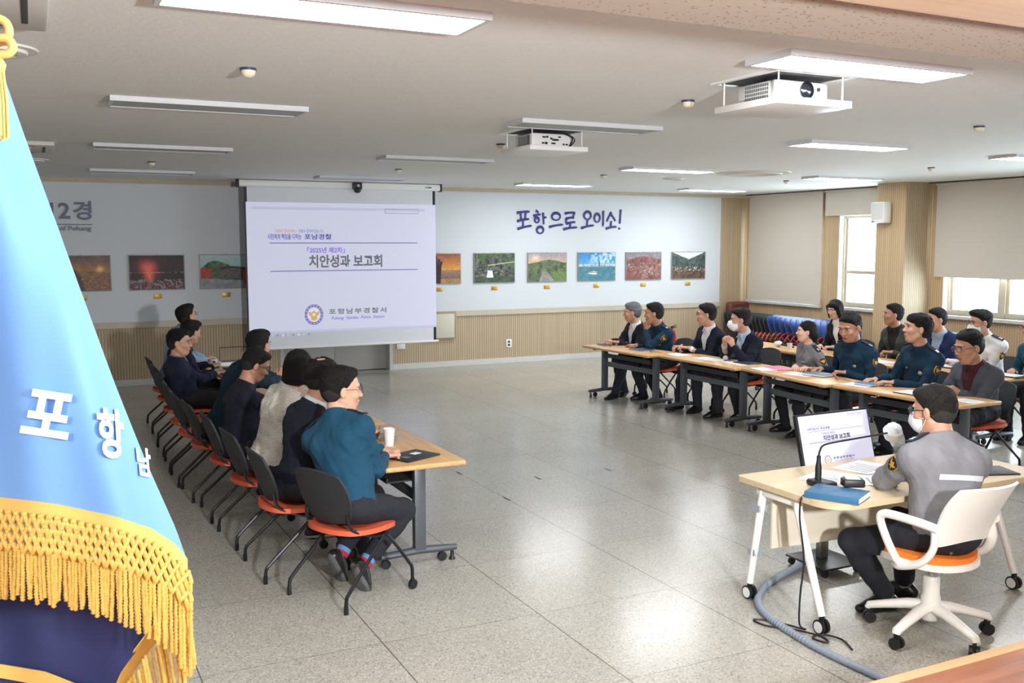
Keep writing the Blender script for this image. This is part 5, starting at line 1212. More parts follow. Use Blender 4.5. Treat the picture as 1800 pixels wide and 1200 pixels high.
hp_ = smoothpath([(2.93, -2.02, .035), (2.60, -2.14, .022), (2.40, -2.24, .02), (2.22, -2.40, .02), (2.115, -2.60, .02), (2.07, -2.85, .02), (2.05, -3.13, .02), (2.08, -3.53, .02), (2.13, -3.9, .02), (2.2, -4.2, .02)], 30)
tag(MB().tube(hp_, [.019 + .0035 * (i % 3 == 0) for i in range(len(hp_))], 10).build('cable_conduit', mat('conduit_grey', (140, 152, 168), .5)), 'grey corrugated cable conduit curving over the floor below the desk', 'conduit')
m_paper = mat('paper_white', (240, 242, 246), .7); m_ink = mat('printed_ink', (150, 154, 170), .7)
def paper(label, x, y, z, rz, w=.21, h=.297, lines=True, group=None, curl=.0):
    t = thing('paper_sheet', label, 'paper', (x, y, z), rz, group)
    MB().grid(lambda i, j: ((i - .5) * h, (j - .5) * w, .002 + curl * (abs(i - .5) * 2) ** 3), 8, 2, 0, None, .0018).build('sheet', m_paper, t)
    if lines:
        mb = MB()
        for k in range(5): mb.box(-h * .36 + h * .13 * k, -h * .33 + h * .13 * k, -w * .38, w * (.34 - .1 * (k % 2)), .0022, .0026)
        if not curl: mb.build('print', m_ink, t)
    return t
def book(name, label, cat, x, y, z, rz, w, h, th, m, group=None, page=True, extra=None):
    t = thing(name, label, cat, (x, y, z), rz, group)
    if page: MB().box(-h / 2 + .006, h / 2 - .004, -w / 2 + .004, w / 2 - .004, .003, th - .003).build('pages', m_paper, t)
    MB().box(-h / 2, h / 2, -w / 2, w / 2, 0, .003 if page else th, bev=.001).build('cover', m, t) if not page else MB().box(-h / 2, h / 2, -w / 2, w / 2, 0, .003, bev=.001).box(-h / 2, h / 2, -w / 2, w / 2, th - .003, th, bev=.001).box(-h / 2, h / 2, -w / 2 - .003, -w / 2 + .004, 0, th, bev=.001).build('cover', m, t)
    if extra: extra(t, th)
    return t
def cup(label, x, y, z, h=.10, r=.037):
    t = thing('paper_cup', label, 'cup', (x, y, z)); MB().lathe([(r * .72, 0), (r, h), (r * 1.06, h), (r * 1.06, h - .005), (r * .98, h - .004), (r * .70, .004), (0, .004)], 22).build('wall', m_wht, t); MB().lathe([(0, h * .55), (r * .84, h * .55), (r * .84, h * .56), (0, h * .56)], 18).build('drink', mat('drink_brown', (96, 64, 40), .2), t)
    return t
def pen(label, x, y, z, rz, m=None):
    o = MB().tube([(-.07, 0, .005), (.055, 0, .005), (.07, 0, .004)], [.0045, .0045, .001], 8).build('pen', m or m_black); o.location = (x, y, z); o.rotation_euler = (0, 0, rz); tag(o, label, 'pen')
m_bk = mat('notebook_blue', (56, 106, 144), .5); m_bks = mat('notebook_slate', (84, 124, 152), .5); m_fold = mat('folder_black', (38, 40, 44), .5); m_pink = mat('folder_pink', (226, 120, 156), .5)
DZ, TZ = .7555, .7275
paper('printed sheet on the desk beside the microphone base', 2.66, -2.50, DZ, R(20), .25, .33); paper('printed sheet partly under the officer arm on the desk', 2.80, -2.66, DZ + .003, R(-35), .25, .33); paper('printed sheet at the far side of the presenter desk', 3.05, -2.40, DZ + .001, R(15), .25, .33)
book('notebook', 'thick blue notebook on the front left corner of the presenter desk', 'notebook', 2.365, -2.87, DZ, R(-62), .22, .30, .036, m_bk)
t = thing('radio_case', 'black boxy radio case lying on the blue notebook', 'device', (2.52, -2.83, DZ + .036), R(-30)); MB().box(-.06, .06, -.045, .045, 0, .045, bev=.01).build('case', m_black, t); MB().box(-.04, .04, -.028, .028, .045, .047).build('window', mat('dark_glossy', (40, 42, 46), .1), t)
t = thing('tissue_box', 'white and pink tissue box behind the officer shoulder on the desk', 'tissue box', (3.70, -2.36, DZ), R(10)); MB().box(-.11, .11, -.06, .06, 0, .11, bev=.003).build('carton', m_wht, t); MB().box(-.11, .11, -.061, -.0595, .075, .10).box(-.1105, .1105, -.06, .06, .1085, .1112).build('pink_band', mat('tissue_pink', (232, 186, 196), .6), t)
tw = Field(np.array((-.07, -.05, .09)), np.array((.07, .05, .22)), .006); tw.cone((0, 0, .11), (.01, 0, .17), .025, .04, .01); tw.noise(.005, 70, 2); obj_from(tw.mesh('tissue', m_paper), 'tissue', t)
book('folder', 'flat black folder on the right end of the presenter desk', 'folder', 3.66, -2.82, DZ, R(-20), .22, .30, .008, m_fold, None, False)
# left row table things
cup('tall white paper cup on the nearest left table', .617, -.292, TZ, .125, .042)
def lab(t, th): MB().box(.02, .085, -.01, .045, th, th + .001).build('label_sticker', m_paper, t); MB().box(-.10, -.05, -.05, .01, th, th + .001).build('embossed_mark', mat('emboss_grey', (92, 94, 98), .4), t)
book('folder', 'black hard folder with white sticker under the teal officer hands', 'folder', .635, -.71, TZ, R(25), .235, .31, .012, m_fold, None, False, lab)
book('notebook', 'grey notebook under the suited man hand on the left table', 'notebook', .60, .0, TZ, R(10), .21, .28, .012, mat('notebook_grey', (130, 134, 142), .5))
paper('open sheet before the bending man on the left table', .52, 1.45, TZ, 0); paper('sheet under the clasped hands on the left table', .55, 2.1, TZ, 0); paper('sheet near the cardigan woman on the left table', .50, .62, TZ, 0)
t = thing('document_camera', 'flat white device on the farthest left table', 'device', (.46, 4.98, TZ), R(3)); MB().box(-.17, .17, -.13, .13, 0, .05, bev=.012).build('body', m_wht, t); MB().box(-.13, .13, -.09, .09, .05, .053, bev=.001).build('glass_plate', mat('dark_glossy', (40, 42, 46), .1), t)
t = thing('desk_camera', 'small white camera box on the farthest left table', 'camera', (.24, 4.95, TZ)); MB().box(-.04, .04, -.04, .04, 0, .085, bev=.006).build('body', m_wht, t); MB().lathe([(0, 0), (.018, 0), (.018, .006), (0, .006)], 14, 0, frame_M((0, -.04, .05), (1, 0, 0), (0, 0, 1), (0, -1, 0))).build('lens', m_black, t)
book('folder', 'black folder lying before the white device on the left table', 'folder', .45, 4.55, TZ, R(5), .22, .30, .02, m_fold, None, False); paper('loose sheet beside the black folder on the farthest left table', .30, 4.6, TZ, R(20))
# right row things
book('notebook', 'open notebook under the grey haired man hands', 'notebook', 5.66, 4.90, TZ, R(80), .21, .29, .012, m_fold); pen('pen lying by the grey haired man on the farthest front table', 5.60, 4.72, TZ, R(50))
book('notebook', 'navy notebook before the officer with chin on fist', 'notebook', 5.72, 4.12, TZ, R(90), .21, .29, .014, mat('notebook_navy', (52, 66, 108), .5)); 
def specs(label, x, y, z, rz):
    t = thing('eyeglasses', label, 'glasses', (x, y, z), rz); mb = MB()
    for s in (-1, 1): mb.tube([(0, s * .033 + .025 * math.cos(a), .02 + .016 * math.sin(a)) for a in np.linspace(0, 2 * PI, 15)], .002, 5); mb.tube([(0, s * .06, .022), (-.13, s * .06, .006)], .002, 5)
    mb.tube([(0, -.01, .022), (0, .01, .022)], .002, 5); mb.build('frame', m_black, t)
specs('folded black eyeglasses near the chin resting officer', 5.66, 3.80, TZ, R(160)); specs('black eyeglasses on the table before the broad officer', 5.93, .76, TZ, R(150))
book('notebook', 'slim white notebook under the open hands of the man in glasses', 'notebook', 5.83, 3.42, TZ, R(90), .21, .26, .008, m_paper); paper('long white sheet in front of the masked man', 5.92, 2.88, TZ, R(95), .22, .42); paper('white sheets under the ball microphone', 5.97, 2.40, TZ, R(85), .24, .42); book('folder', 'black folder between the masked man and the microphone', 'folder', 6.05, 2.34, TZ, R(90), .2, .28, .012, m_fold, None, False)
t = thing('handheld_microphone', 'handheld microphone with silver ball head on the front table', 'microphone', (5.98, 2.66, TZ), R(20)); MB().ball((0, 0, .034), .034, 14).build('head', mat('mic_grille', (196, 198, 202), .45, .5, bump=.4, bscale=600), t); MB().tube([(.02, 0, .03), (.20, 0, .016)], [.018, .012], 12).build('handle', m_black, t)
book('notebook', 'white notebook beside the pink folder', 'notebook', 5.83, 1.80, TZ, R(80), .2, .27, .01, m_paper); book('folder', 'pink folder in front of the woman in grey uniform', 'folder', 6.03, 1.77, TZ, R(70), .22, .30, .012, m_pink, None, False)
paper('white sheets under the blue notebook of the broad officer', 5.93, 1.30, TZ, R(100), .24, .34); book('notebook', 'slate blue notebook held by the broad officer', 'notebook', 6.03, 1.12, TZ + .004, R(100), .21, .28, .025, m_bks)
paper('white sheets before the officer looking up', 5.90, .42, TZ, R(100), .23, .30); book('notebook', 'blue notebook under the hands of the officer looking up', 'notebook', 5.98, .36, TZ + .004, R(95), .19, .22, .02, m_bks)
paper('open white pad before the man in the checked blazer', 5.95, -.26, TZ + .008, R(95), .24, .32); book('folder', 'black clipboard under the white pad on the nearest right table', 'folder', 5.95, -.26, TZ, R(95), .25, .34, .007, m_fold, None, False); pen('black pen on the white pad of the nearest right table', 6.02, -.42, TZ + .012, R(60)); paper('sheet at the near end of the right table', 6.02, -.78, TZ, R(90), .2, .24)
t = thing('covered_microphone', 'microphone with crumpled white cover lying on the back table', 'microphone', (7.66, 3.62, TZ), R(-70)); w = Field(np.array((-.07, -.06, -.01)), np.array((.07, .06, .11)), .006); w.ell((0, 0, .045), (.055, .046, .042), None, 0); w.noise(.004, 100, 8); obj_from(w.mesh('cover', MATS['cover_white']), 'windscreen_cover', t); MB().tube([(.04, 0, .04), (.24, 0, .014)], [.016, .012], 10).build('handle', m_black, t)
cup('small white paper cup on the back table', 7.58, 3.30, TZ, .085, .037)
paper('sheet before the man in the grey green blazer', 7.64, 1.72, TZ, R(90)); book('folder', 'dark folder under the masked officer papers', 'folder', 7.92, 1.05, TZ, R(92), .24, .32, .012, m_fold, None, False); paper('white sheets on the dark folder of the masked officer', 7.92, 1.07, TZ + .0125, R(95), .21, .29)
book('folder', 'black folder at the right end of the back table', 'folder', 7.86, .16, TZ, R(95), .24, .34, .012, m_fold, None, False); paper('white sheet on the black folder at the right end', 7.86, .20, TZ + .0125, R(95))
# far corner things
t = thing('fire_extinguisher', 'red fire extinguisher against the back wall', 'fire extinguisher', (9.5, 8.72, 0)); MB().lathe([(.07, 0), (.078, .02), (.078, .40), (.06, .46), (.028, .49), (.025, .52), (0, .52)], 20).build('tank', mat('extinguisher_red', (190, 28, 40), .3), t); MB().box(-.012, .10, -.012, .012, .53, .55).box(-.02, .03, -.02, .02, .51, .56, bev=.005).tube([(0, 0, .55), (.10, 0, .585)], .008).build('valve', m_black, t); MB().tube(smoothpath([(-.02, 0, .53), (-.10, -.03, .45), (-.10, -.05, .2), (-.085, -.04, .1)], 6), .010, 8).build('hose', m_black, t)
t = thing('armchair', 'dark reddish brown armchair top in the far right corner', 'armchair', (11.06, 8.42, 0)); m_br = mat('leather_brown', (92, 40, 30), .4); MB().box(-.26, .26, .18, .34, .12, 1.0, bev=.06, seg=4).build('backrest', m_br, t); MB().box(-.24, .24, -.25, .2, .28, .44, bev=.04, seg=3).build('seat', m_br, t)
for s in (-1, 1): MB().box(s * .28 - .05, s * .28 + .05, -.25, .3, .12, .62, bev=.03, seg=3).build('armrest', m_br, t)
for sx in (-.27, .27):
    for sy in (-.2, .28): MB().cyl((sx, sy, 0), (sx, sy, .14), .02).build('leg', m_black, t)
# floor tape marks
for x, y, a, lb in ((1.92, 1.50, 90, 'dark tape mark on the joint beyond the paper cup table'), (1.92, .47, 90, 'dark tape mark on the joint nearest the camera'), (2.50, 1.0, 90, 'dark tape mark in mid floor between two long joints'), (3.26, 1.0, 90, 'dark tape mark nearest the presenter desk side of the floor')):
    o = MB().box(-.06, .06, -.009, .009, .0002, .0014).build('tape_mark', mat('tape_dark', (70, 70, 66), .6)); o.location = (x, y, 0); o.rotation_euler = (0, 0, R(a)); tag(o, lb, 'tape mark', 'dark tape marks on the floor')
# ------------------------------------------------------------------ flag on the stage
FC = np.array((-1.6213, -6.8536, 0.)); FR = np.array((.8976, -.4409, 0.)); FG = np.array((.4409, .8976, 0.))
def fp(x, y, d=1.15):   # place a point of the cloth: x, y in flag units, d distance from the photographer
    a = -.6087 + .0243 * 0 + (.0006747 + 4.3e-8 * (y - 600)) * x; a += -.0000369 * (y - 600) * (1 - x / 900)
    z = 2.0592 - .000681 * (y - 600) ; k = d / 1.15
    p = FC + FR * a * k + FG * d; return (p[0], p[1], 2.1751 + (z - 2.1751) * k)
def edge_x(y): return float(np.interp(y, [60, 130, 250, 400, 540, 680, 810, 935, 990, 1020], [-30, 0, 45, 102, 153, 203, 252, 303, 320, 322]))
def cloth_d(x, y):
    e = max(edge_x(y), -60); s = max(0, 1 - (e - x) / 130.0)
    return 1.15 + .010 * math.sin(x * .017 + y * .004) + .006 * math.sin(x * .045 - y * .006 + 1) + .07 * s ** 3
t = thing('ceremonial_flag', 'blue ceremonial flag with gold fringe standing on the stage', 'flag', (0, 0, 0))
m_fb = mat('flag_blue', (112, 168, 238), .6, sheen=.1, bump=.05, bscale=500); m_fn = mat('flag_navy', (38, 52, 104), .7, bump=.05, bscale=500); m_fg = mat('flag_gold', (226, 192, 104), .36, var=.2, vscale=200); m_fgb = mat('flag_gold_band', (228, 196, 112), .5); m_cord = mat('flag_cord', (236, 208, 128), .6)
def yband(x): return float(np.interp(x, [-360, 0, 100, 200, 260, 300, 322], [860, 880, 893, 916, 936, 964, 992]))
def sheet(i, j):
    y0, y1 = 60, None
    u = i; yb_ = 0
    # rows j from top to band; columns from pole side to folded edge
    x1 = -360 + (322 + 360) * u; yb_ = yband(x1); y = 60 + (yb_ - 60) * j; x = -360 + (edge_x(y) + 360) * u; y = 60 + (yband(x) - 60) * j; x = -360 + (edge_x(y) + 360) * u
    return fp(x, y, cloth_d(x, y))
MB().grid(lambda i, j: sheet(1 - i, j), 60, 60, 0, None, .0012).build('cloth', m_fb, t, 80)
def strip(off0, off1, dd, n=60, x0=-360, x1=322):
    return lambda i, j: (lambda x: fp(x, yband(x) + off0 + (off1 - off0) * j, cloth_d(x, min(yband(x), 985)) + dd))(x1 + (x0 - x1) * i)
MB().grid(strip(-2, 26, -.002), 70, 3, 0, None, .002).build('gold_band', m_fgb, t, 80)
net = MB(); xs = np.arange(-350, 326, 14.)
def P_(x, o, dd=-.004): x = min(x, 326); yb2 = yband(min(x, 322)); return np.array(fp(x, yb2 + o, cloth_d(min(x, 322), min(yb2, 985)) + dd))
for r_ in range(4):
    for x in xs:
        o = 24 + 17 * r_; xo = x + (7 if r_ % 2 else 0)
        for dx in (-7, 7): net.tube([P_(xo, o), P_(xo + dx * .5, o + 9, -.008), P_(xo + dx, o + 18)], .0032, 5)
        net.ball(tuple(P_(xo, o, -.0055)), .0044, 6)
net.build('fringe_net', m_fg, t, 80)
fr = MB(); rg = np.random.RandomState(3)
for x in np.arange(-352, 332, 7.0):
    xx = x + rg.uniform(-1.5, 1.5); L = rg.uniform(85, 104) + max(0, xx - 180) * .25; sw_ = rg.uniform(-4, 4); n = 34
    o0 = 88; P = []; rr = []
    for k in range(n + 1):
        q = k / n; y_ = o0 + L * q; p = P_(xx + sw_ * q * q + .35 * math.sin(k * .7 + x), y_, -.002 + .006 * rg.rand() * 0 - .004 * math.sin(x)); P.append(p); rr.append(.0022 + .0012 * (k % 2))
    rr[-1] = .001; fr.tube(P, rr, 6)
fr.build('fringe', m_fg, t, 80)
# rear layer of the folded flag
def rx(y): return float(np.interp(y, [900, 1060, 1110, 1200, 1330, 1480], [322, 288, 268, 205, 150, 70]))
def back(i, j): y = 960 + 520 * j; x = -360 + (rx(y) + 360) * (1 - i); return fp(x, y, 1.235 + .012 * math.sin(x * .02 + y * .008) + .008 * math.sin(x * .05 - y * .01))
MB().grid(back, 40, 30, 0, None, .0012).build('rear_cloth', m_fn, t, 80)
def bband(i, j): y = 1040 + 440 * i; x = rx(y) - 4 + 26 * j; return fp(x, y, 1.232 + .012 * math.sin(x * .02 + y * .008) + .02 * j)
MB().grid(bband, 30, 3, 0, None, .002).build('rear_gold_band', m_fgb, t, 80)
fr2 = MB()
for k in range(60):
    y0 = 1050 + 7 * k; x0 = rx(y0) + 24; P = [fp(x0 + 4 * math.sin(k) + (1.2 + .1 * (k % 3)) * 0 + 22 * q * (1 - .3 * q), y0 + 130 * q, 1.245 + .01 * math.sin(k * 1.7)) for q in np.linspace(0, 1, 14)]
    fr2.tube(P, [.0022 + .0006 * (i % 2) for i in range(14)], 5)
fr2.build('rear_fringe', m_fg, t, 80)
def hang(i, j): x = -360 + 580 * i; y = float(np.interp(x, [-360, 0, 80, 220], [1170, 1186, 1202, 1262])) + 26 * j; return fp(x, y, 1.226 + .012 * math.sin(x * .02 + y * .008) + .008 * math.sin(x * .05 - y * .01))
MB().grid(lambda i, j: hang(1 - i, j), 24, 2, 0, None, .002).build('lower_gold_band', m_fgb, t, 80)
m_let = mat('flag_letter_white', (244, 246, 250), .6)
def flag_text(s, BL, U, V, bold):
    V3, F3 = text_geo(s, bold, 0, .04); A = np.array(V3); lo = A.min(0); hi = A.max(0); A = (A - lo) / np.maximum(hi - lo, 1e-6); mb = MB(); P = []
    for a, b, c in A: x = BL[0] + a * U[0] + b * V[0]; y = BL[1] + a * U[1] + b * V[1]; P.append(fp(x, y, cloth_d(x, y) - .0045 - .0025 * c))
    mb.add(P, F3); mb.build('lettering', m_let, t, 40)
flag_text('포', (33, 762), (84, 13), (17, -80), .03); flag_text('항', (172, 806), (46, 4), (-4, -90), .03); flag_text('남', (240, 838), (24, 5), (-4, -52), .03)
# pole, finial cord and tassel
pz = lambda x, y, d: fp(x, y, d)
px_, py_, _ = fp(-330, 400, 1.19)
MB().cyl((px_, py_, SZ + .02), (px_, py_, 2.78), .016, None, 14).build('pole', mat('flag_pole', (206, 196, 170), .3, .5), t); MB().lathe([(.16, 0), (.16, .03), (.05, .06), (.03, .10), (.03, .22), (0, .22)], 24, 0, Matrix.Translation((px_, py_, SZ))).build('stand', mat('flag_stand', (150, 120, 70), .3, .6), t); MB().ball((px_, py_, 2.80), .035, 14).build('finial', m_fg, t)
cd = MB()
def rope(pts, d): cd.tube(smoothpath([fp(x, y, d) for x, y in pts], 8), .0048, 8)
rope([(-60, 60), (-30, 48), (5, 55), (16, 72), (8, 88), (-20, 92), (-60, 84)], 1.10); rope([(-50, 92), (-10, 84), (14, 86), (23, 100), (10, 110), (-25, 108), (-60, 98)], 1.09); rope([(-330, 20), (-200, 70), (-60, 78)], 1.11); cd.build('cord', m_cord, t, 80)
ts = MB(); ts.tube([fp(-14, 112, 1.09), fp(-13, 128, 1.09), fp(-12, 140, 1.09)], [.008, .013, .011], 10)
for k in range(26): a = k * 2.4; q = .0020 * math.sqrt(k); ts.tube([np.array(fp(-12, 132, 1.09)) + FR * q * math.cos(a) + FG * q * math.sin(a), np.array(fp(-8, 190, 1.09)) + FR * q * 1.25 * math.cos(a) + FG * q * math.sin(a), np.array(fp(-7, 250 + 4 * math.sin(k * 3), 1.09)) + FR * q * 1.35 * math.cos(a) + FG * q * math.sin(a)], .0018, 5)
ts.build('tassel', m_cord, t, 80)
# ------------------------------------------------------------------ people
TEAL = (30, 84, 112); NAVY = (30, 34, 46); DK = (28, 29, 36); GREYU = (122, 122, 127)
UNI = ('epaulettes', 'patches', 'badge', 'tag')
person('person in a teal uniform shirt and glasses on the nearest left chair', (.065, -1.12), R(28), (.11, -.87, 1.243), (-6, 3, 0), {-1: (.46, -.77, .768), 1: (.50, -.66, .775)}, {-1: (.16, -1.10, .16), 1: (.08, -.86, .16)}, 'uniform', (28, 70, 94), sk='a', hair='short', glasses=((70, 62, 56), .0017), curl='hold', shoes=(30, 30, 33), sole=(86, 86, 86), socks='stripes', twist=12,
       foot_dir={-1: (.42, .1, -.9), 1: (.42, .1, -.9)}, extras=('epaulettes',), seed=1, size=1.1, hs=1.2, hemup=.10, fat=1.08, sw=1.06, fine=.85, hand_d={-1: (.8, .5, -.1), 1: (.6, -.6, -.1)}, poles={-1: (-.1, -.3, -1), 1: (-.2, .4, -1)})
person('person with thinning dark hair in a navy suit holding a pen', (-.10, -.45), R(5), (.10, -.46, 1.262), (25, 10, 0), {-1: (.56, -.10, .80), 1: (.52, .08, .77)}, None, 'suit', (26, 30, 42), hair='balding', hcol=(26, 22, 20), sk='b', hs=1.16, curl='hold', seed=2, shoes=(84, 36, 30), pen='black pen held over the left table', poles={-1: (-.5, -.5, -.8)})
person('person with a black bob in a cream knit cardigan and white sneakers', (-.13, .34), R(4), (.12, .28, 1.255), (35, 12, 0), {-1: (.40, .45, .765), 1: (.45, .60, .765)}, {-1: (.16, .10, .09), 1: (.30, .30, .09)}, 'cardigan', hair='bob', hcol=(20, 18, 18), sk='c', seed=3, size=1.02, hs=1.03, sw=.98, pants=(34, 36, 46), shoes=(34, 38, 56), sole=(232, 232, 232))
person('person in a dark navy sweater and black glasses bending over the left table', (-.20, 1.09), R(3), (-.03, 1.12, 1.185), (-5, 26, 0), {-1: (.44, 1.28, .765), 1: (.46, 1.48, .765)}, {-1: (.05, .95, .09), 1: (.22, 1.2, .09)}, 'sweater', (28, 30, 44), hair='short', sk='d', glasses=((24, 22, 22), .0026), seed=4, fat=1.1, sw=1.05)
person('person in a teal uniform resting on clasped hands at the left tables', (-.24, 1.79), R(4), (.13, 1.76, 1.28), (40, 6, 0), {-1: (.43, 2.22, .955), 1: (.46, 2.29, .965)}, None, 'uniform', (22, 50, 66), hair='thick', sk='b', curl='clasp', seed=5, extras=('epaulettes',), hand_d={-1: (.45, .35, .7), 1: (.35, -.2, .75)}, hand_n={-1: (.1, .9, 0), 1: (.1, -.9, 0)}, poles={-1: (.1, -.4, -1), 1: (.1, .4, -1)}, fine=1.15)
person('person leaning back in a navy jacket over a grey shirt on the left side', (-.26, 3.74), R(6), (-.29, 3.70, 1.145), (-22, 2, 0), {-1: (.13, 3.98, .775), 1: (.16, 4.12, .77)}, None, 'navy_jacket', (32, 36, 58), inner=(118, 124, 140), hair='short', sk='b', glasses=((150, 140, 130), .0016), seed=6, hs=1.13, fine=1.1)
person('person with black hair in a dark jacket wearing a white lanyard', (-.24, 4.55), R(4), (-.07, 4.45, 1.182), (30, 15, 0), {-1: (.20, 4.68, .765), 1: (.22, 4.86, .765)}, None, 'open', (32, 34, 54), inner=(54, 58, 78), hair='thick', sk='b', seed=7, extras=('lanyard',), fine=1.2)
person('person in a light blue shirt looking up at the screen, farthest on the left', (-.22, 5.3), R(6), (-.02, 5.12, 1.318), (28, -8, 0), {-1: (.24, 5.45, .765), 1: (.28, 5.6, .765)}, None, 'shirt', (150, 178, 208), hair='thick', sk='b', glasses=((60, 56, 54), .0018), seed=8, fine=1.2)
# right front row (facing the left side of the room)
person('person with grey hair in a dark suit at the far end of the right tables', (6.27, 5.0), PI, (6.12, 4.97, 1.172), (146, 4, 0), {1: (5.74, 4.84, .775), -1: (5.72, 4.95, .775)}, {1: (5.62, 4.62, .085), -1: (5.86, 4.75, .09)}, 'suit', (30, 32, 40), hair='short', hcol=(108, 110, 112), sk='b', curl='hold', seed=9, hs=1.18, fine=1.15, foot_dir={1: (-1, -.2, 0), -1: (-.8, -.3, -.3)})
person('person in teal uniform resting the chin on a fist at the right tables', (6.26, 4.28), PI - R(4), (6.02, 4.28, 1.203), (146, 2, 0), {1: (5.93, 4.34, 1.03), -1: (5.80, 4.45, .765)}, {1: (5.98, 4.08, .085), -1: (5.95, 4.4, .085)}, 'uniform', (22, 50, 70), hair='short', sk='d', curl={1: 'fist', -1: 'rest'}, seed=10, hs=1.2, extras=UNI, fine=1.1, hand_d={1: (-.05, .1, .95), -1: (-.3, .8, 0)}, hand_n={1: (.9, .1, .1), -1: (0, 0, -1)}, poles={1: (.5, .5, -.9), -1: (-.2, -.4, -.9)}, fat=1.06)
person('person in a dark suit and glasses with open hands on the right tables', (6.47, 3.52), PI, (6.30, 3.48, 1.232), (146, 1, 0), {1: (6.06, 3.60, .80), -1: (6.04, 3.74, .80)}, {1: (5.98, 3.2, .085), -1: (5.9, 3.5, .085)}, 'suit', (30, 35, 48), hair='short', sk='b', glasses=((50, 46, 44), .0019), curl='hold', seed=11, hs=1.18, extras=('watch',), fine=1.1)
person('person in a navy suit with a white face mask and clasped hands', (6.48, 2.78), PI - R(3), (6.25, 2.73, 1.218), (146, 2, 0), {1: (6.02, 2.62, .965), -1: (5.99, 2.70, .975)}, {1: (6.08, 2.5, .085), -1: (5.98, 2.8, .085)}, 'suit', (26, 32, 46), inner=(176, 200, 226), hair='short', hcol=(30, 28, 28), sk='b', mask=True, curl='clasp', seed=12, hs=1.2, hand_d={1: (-.35, .45, .8), -1: (-.3, -.4, .8)}, hand_n={1: (.2, .8, -.2), -1: (.2, -.8, -.2)}, poles={1: (.2, .35, -1), -1: (.2, -.35, -1)}, fat=1.08, sw=1.06, fine=1.05)
person('person in a grey uniform jacket with dark hair tied back at the right tables', (6.52, 1.78), PI - R(12), (6.37, 1.70, 1.148), (146, -4, 0), {1: (6.18, 1.45, .765), -1: (6.15, 1.62, .765)}, {1: (5.98, 1.34, .10), -1: (6.12, 1.72, .085)}, 'grey_uniform', GREYU, hair='bun', hcol=(24, 20, 20), sk='c', seed=13, size=1.0, hs=1.02, extras=('epaulettes', 'patch_left', 'flag_patch', 'piping'), sw=.96, fine=1.05)
person('person of broad build in teal uniform looking down at a blue notebook', (6.52, 1.05), PI + R(3), (6.35, 1.01, 1.252), (190, 17, 0), {1: (6.18, .96, .78), -1: (6.20, 1.32, .775)}, {1: (6.1, .7, .085), -1: (6.1, 1.1, .085)}, 'uniform', (22, 50, 70), hair='short', sk='d', curl='hold', seed=14, hs=1.3, extras=UNI, fat=1.12, sw=1.12, size=1.1, fine=1.0)
person('person in teal uniform looking up at the screen at the nearest right table', (6.58, .20), PI - R(3), (6.40, .15, 1.302), (148, -8, 0), {1: (6.08, .22, .77), -1: (6.10, .44, .77)}, {1: (6.15, -.1, .085), -1: (6.2, .3, .085)}, 'uniform', (22, 50, 70), hair='fringe', sk='b', curl='rest', seed=15, hs=1.26, extras=UNI, fat=1.06, sw=1.05, size=1.1, fine=.95)
person('person in a grey checked blazer and maroon shirt at the nearest right table', (6.55, -.50), PI - R(3), (6.35, -.50, 1.18), (166, 12, 0), {1: (6.16, -.42, .80), -1: (6.10, -.28, .80)}, {1: (6.1, -.75, .085), -1: (6.12, -.4, .085)}, 'tweed', inner=(66, 22, 36), hair='short', sk='d', glasses=((90, 74, 56), .0020), curl='hold', seed=16, hs=1.32, fat=1.1, sw=1.08, size=1.1, fine=.95)
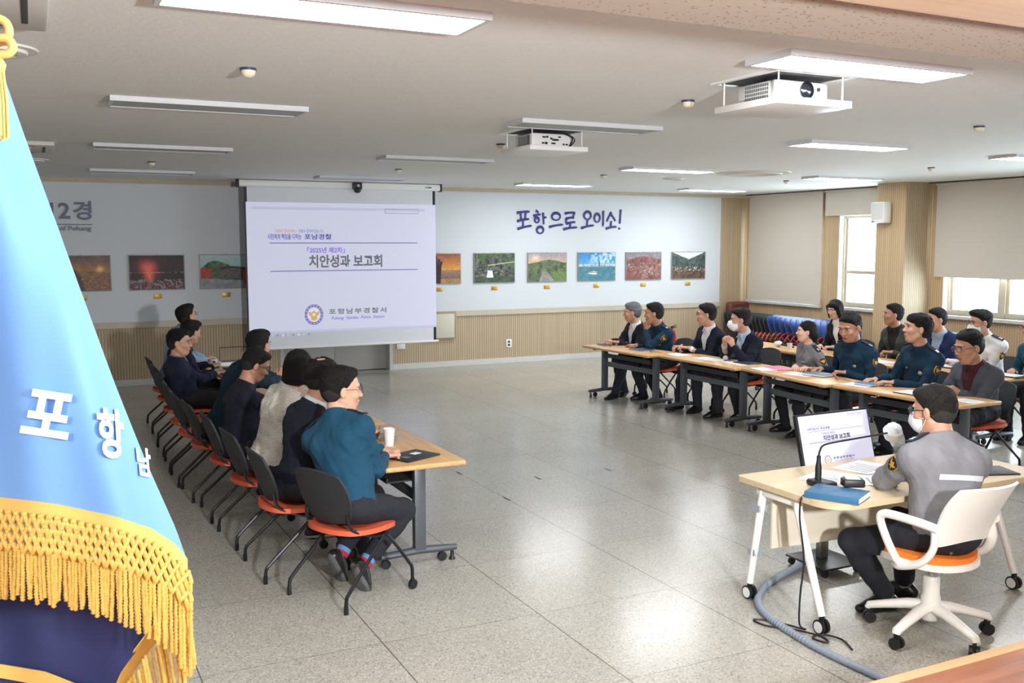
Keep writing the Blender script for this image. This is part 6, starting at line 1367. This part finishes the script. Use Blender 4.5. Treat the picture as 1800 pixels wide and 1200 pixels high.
# right back row
person('person in a black suit and round glasses with short dark hair in the back row', (8.36, 3.02), PI, (8.16, 3.08, 1.272), (185, 14, 0), {1: (8.0, 3.0, .77), -1: (7.98, 3.16, .77)}, None, 'open', (26, 26, 32), inner=(226, 222, 212), hair='bob', hcol=(18, 16, 16), sk='c', glasses=((120, 112, 104), .0015), curl='hold', seed=17, size=1.0, hs=1.02, fine=1.1, sw=.96)
person('person in a grey green blazer over a black shirt before the wooden pillar', (8.36, 2.06), PI, (8.16, 2.08, 1.26), (148, -3, 0), {1: (8.02, 2.02, .80), -1: (7.98, 2.30, .78)}, None, 'open', (66, 72, 70), inner=(24, 24, 26), hair='short', sk='d', curl='hold', seed=18, hs=1.12, extras=('watch',), fine=1.1)
person('person in a navy jacket half hidden behind the officer looking up', (8.38, 1.42), PI, (8.20, 1.45, 1.24), (160, 2, 0), {1: (8.02, 1.55, .77), -1: (8.05, 1.75, .78)}, None, 'open', (34, 44, 82), inner=(150, 170, 196), hair='short', sk='b', curl='hold', seed=19, hs=1.14, fine=1.15)
person('person in a white uniform shirt with glasses and a white mask', (8.40, .82), PI, (8.20, .84, 1.25), (160, 6, 0), {1: (8.02, .95, .77), -1: (8.04, 1.20, .77)}, None, 'uniform_white', (222, 224, 226), hair='thick', sk='b', mask=True, glasses=((60, 54, 50), .0018), seed=20, hs=1.18, extras=UNI, fat=1.05, sw=1.06, fine=1.05)
person('person in a teal short sleeved shirt cut by the right edge of the picture', (8.40, .14), PI, (8.20, .17, 1.245), (165, 6, 0), {1: (8.06, .0, .765), -1: (8.04, .28, .765)}, None, 'uniform', (30, 76, 94), hair='short', sk='d', glasses=((60, 54, 50), .0018), seed=21, hs=1.15, extras=('tag',), fine=1.2)
# presenter
person('person in a grey uniform jacket and mask seated at the presenter desk', (2.83, -3.215), R(86), (2.91, -3.03, 1.228), (104, 8, 0), {1: (3.02, -2.66, .785), -1: (3.14, -2.68, .785)}, {1: (2.84, -2.82, .09), -1: (3.10, -2.72, .09)}, 'grey_uniform', (128, 128, 133), hair='short', hcol=(30, 27, 25), sk='b', mask=True, glasses=((26, 24, 24), .0026), seed=22, extras=('epaulettes', 'patch_left', 'stripe_back'), size=1.1, hs=1.13, fine=.85, socks=(148, 150, 156), twist=-6,
       foot_dir={1: (-.9, .3, 0), -1: (-.4, .8, 0)}, hand_d={1: (1, .25, 0), -1: (-.2, 1, 0)}, poles={1: (.35, .6, -.7), -1: (-.2, -.6, -.8)}, kpoles={1: (-.62, .45, .5), -1: (-.1, .9, .5)}, hemup=.05, fat=1.08, sw=1.12, zs=.47, loose=.010)
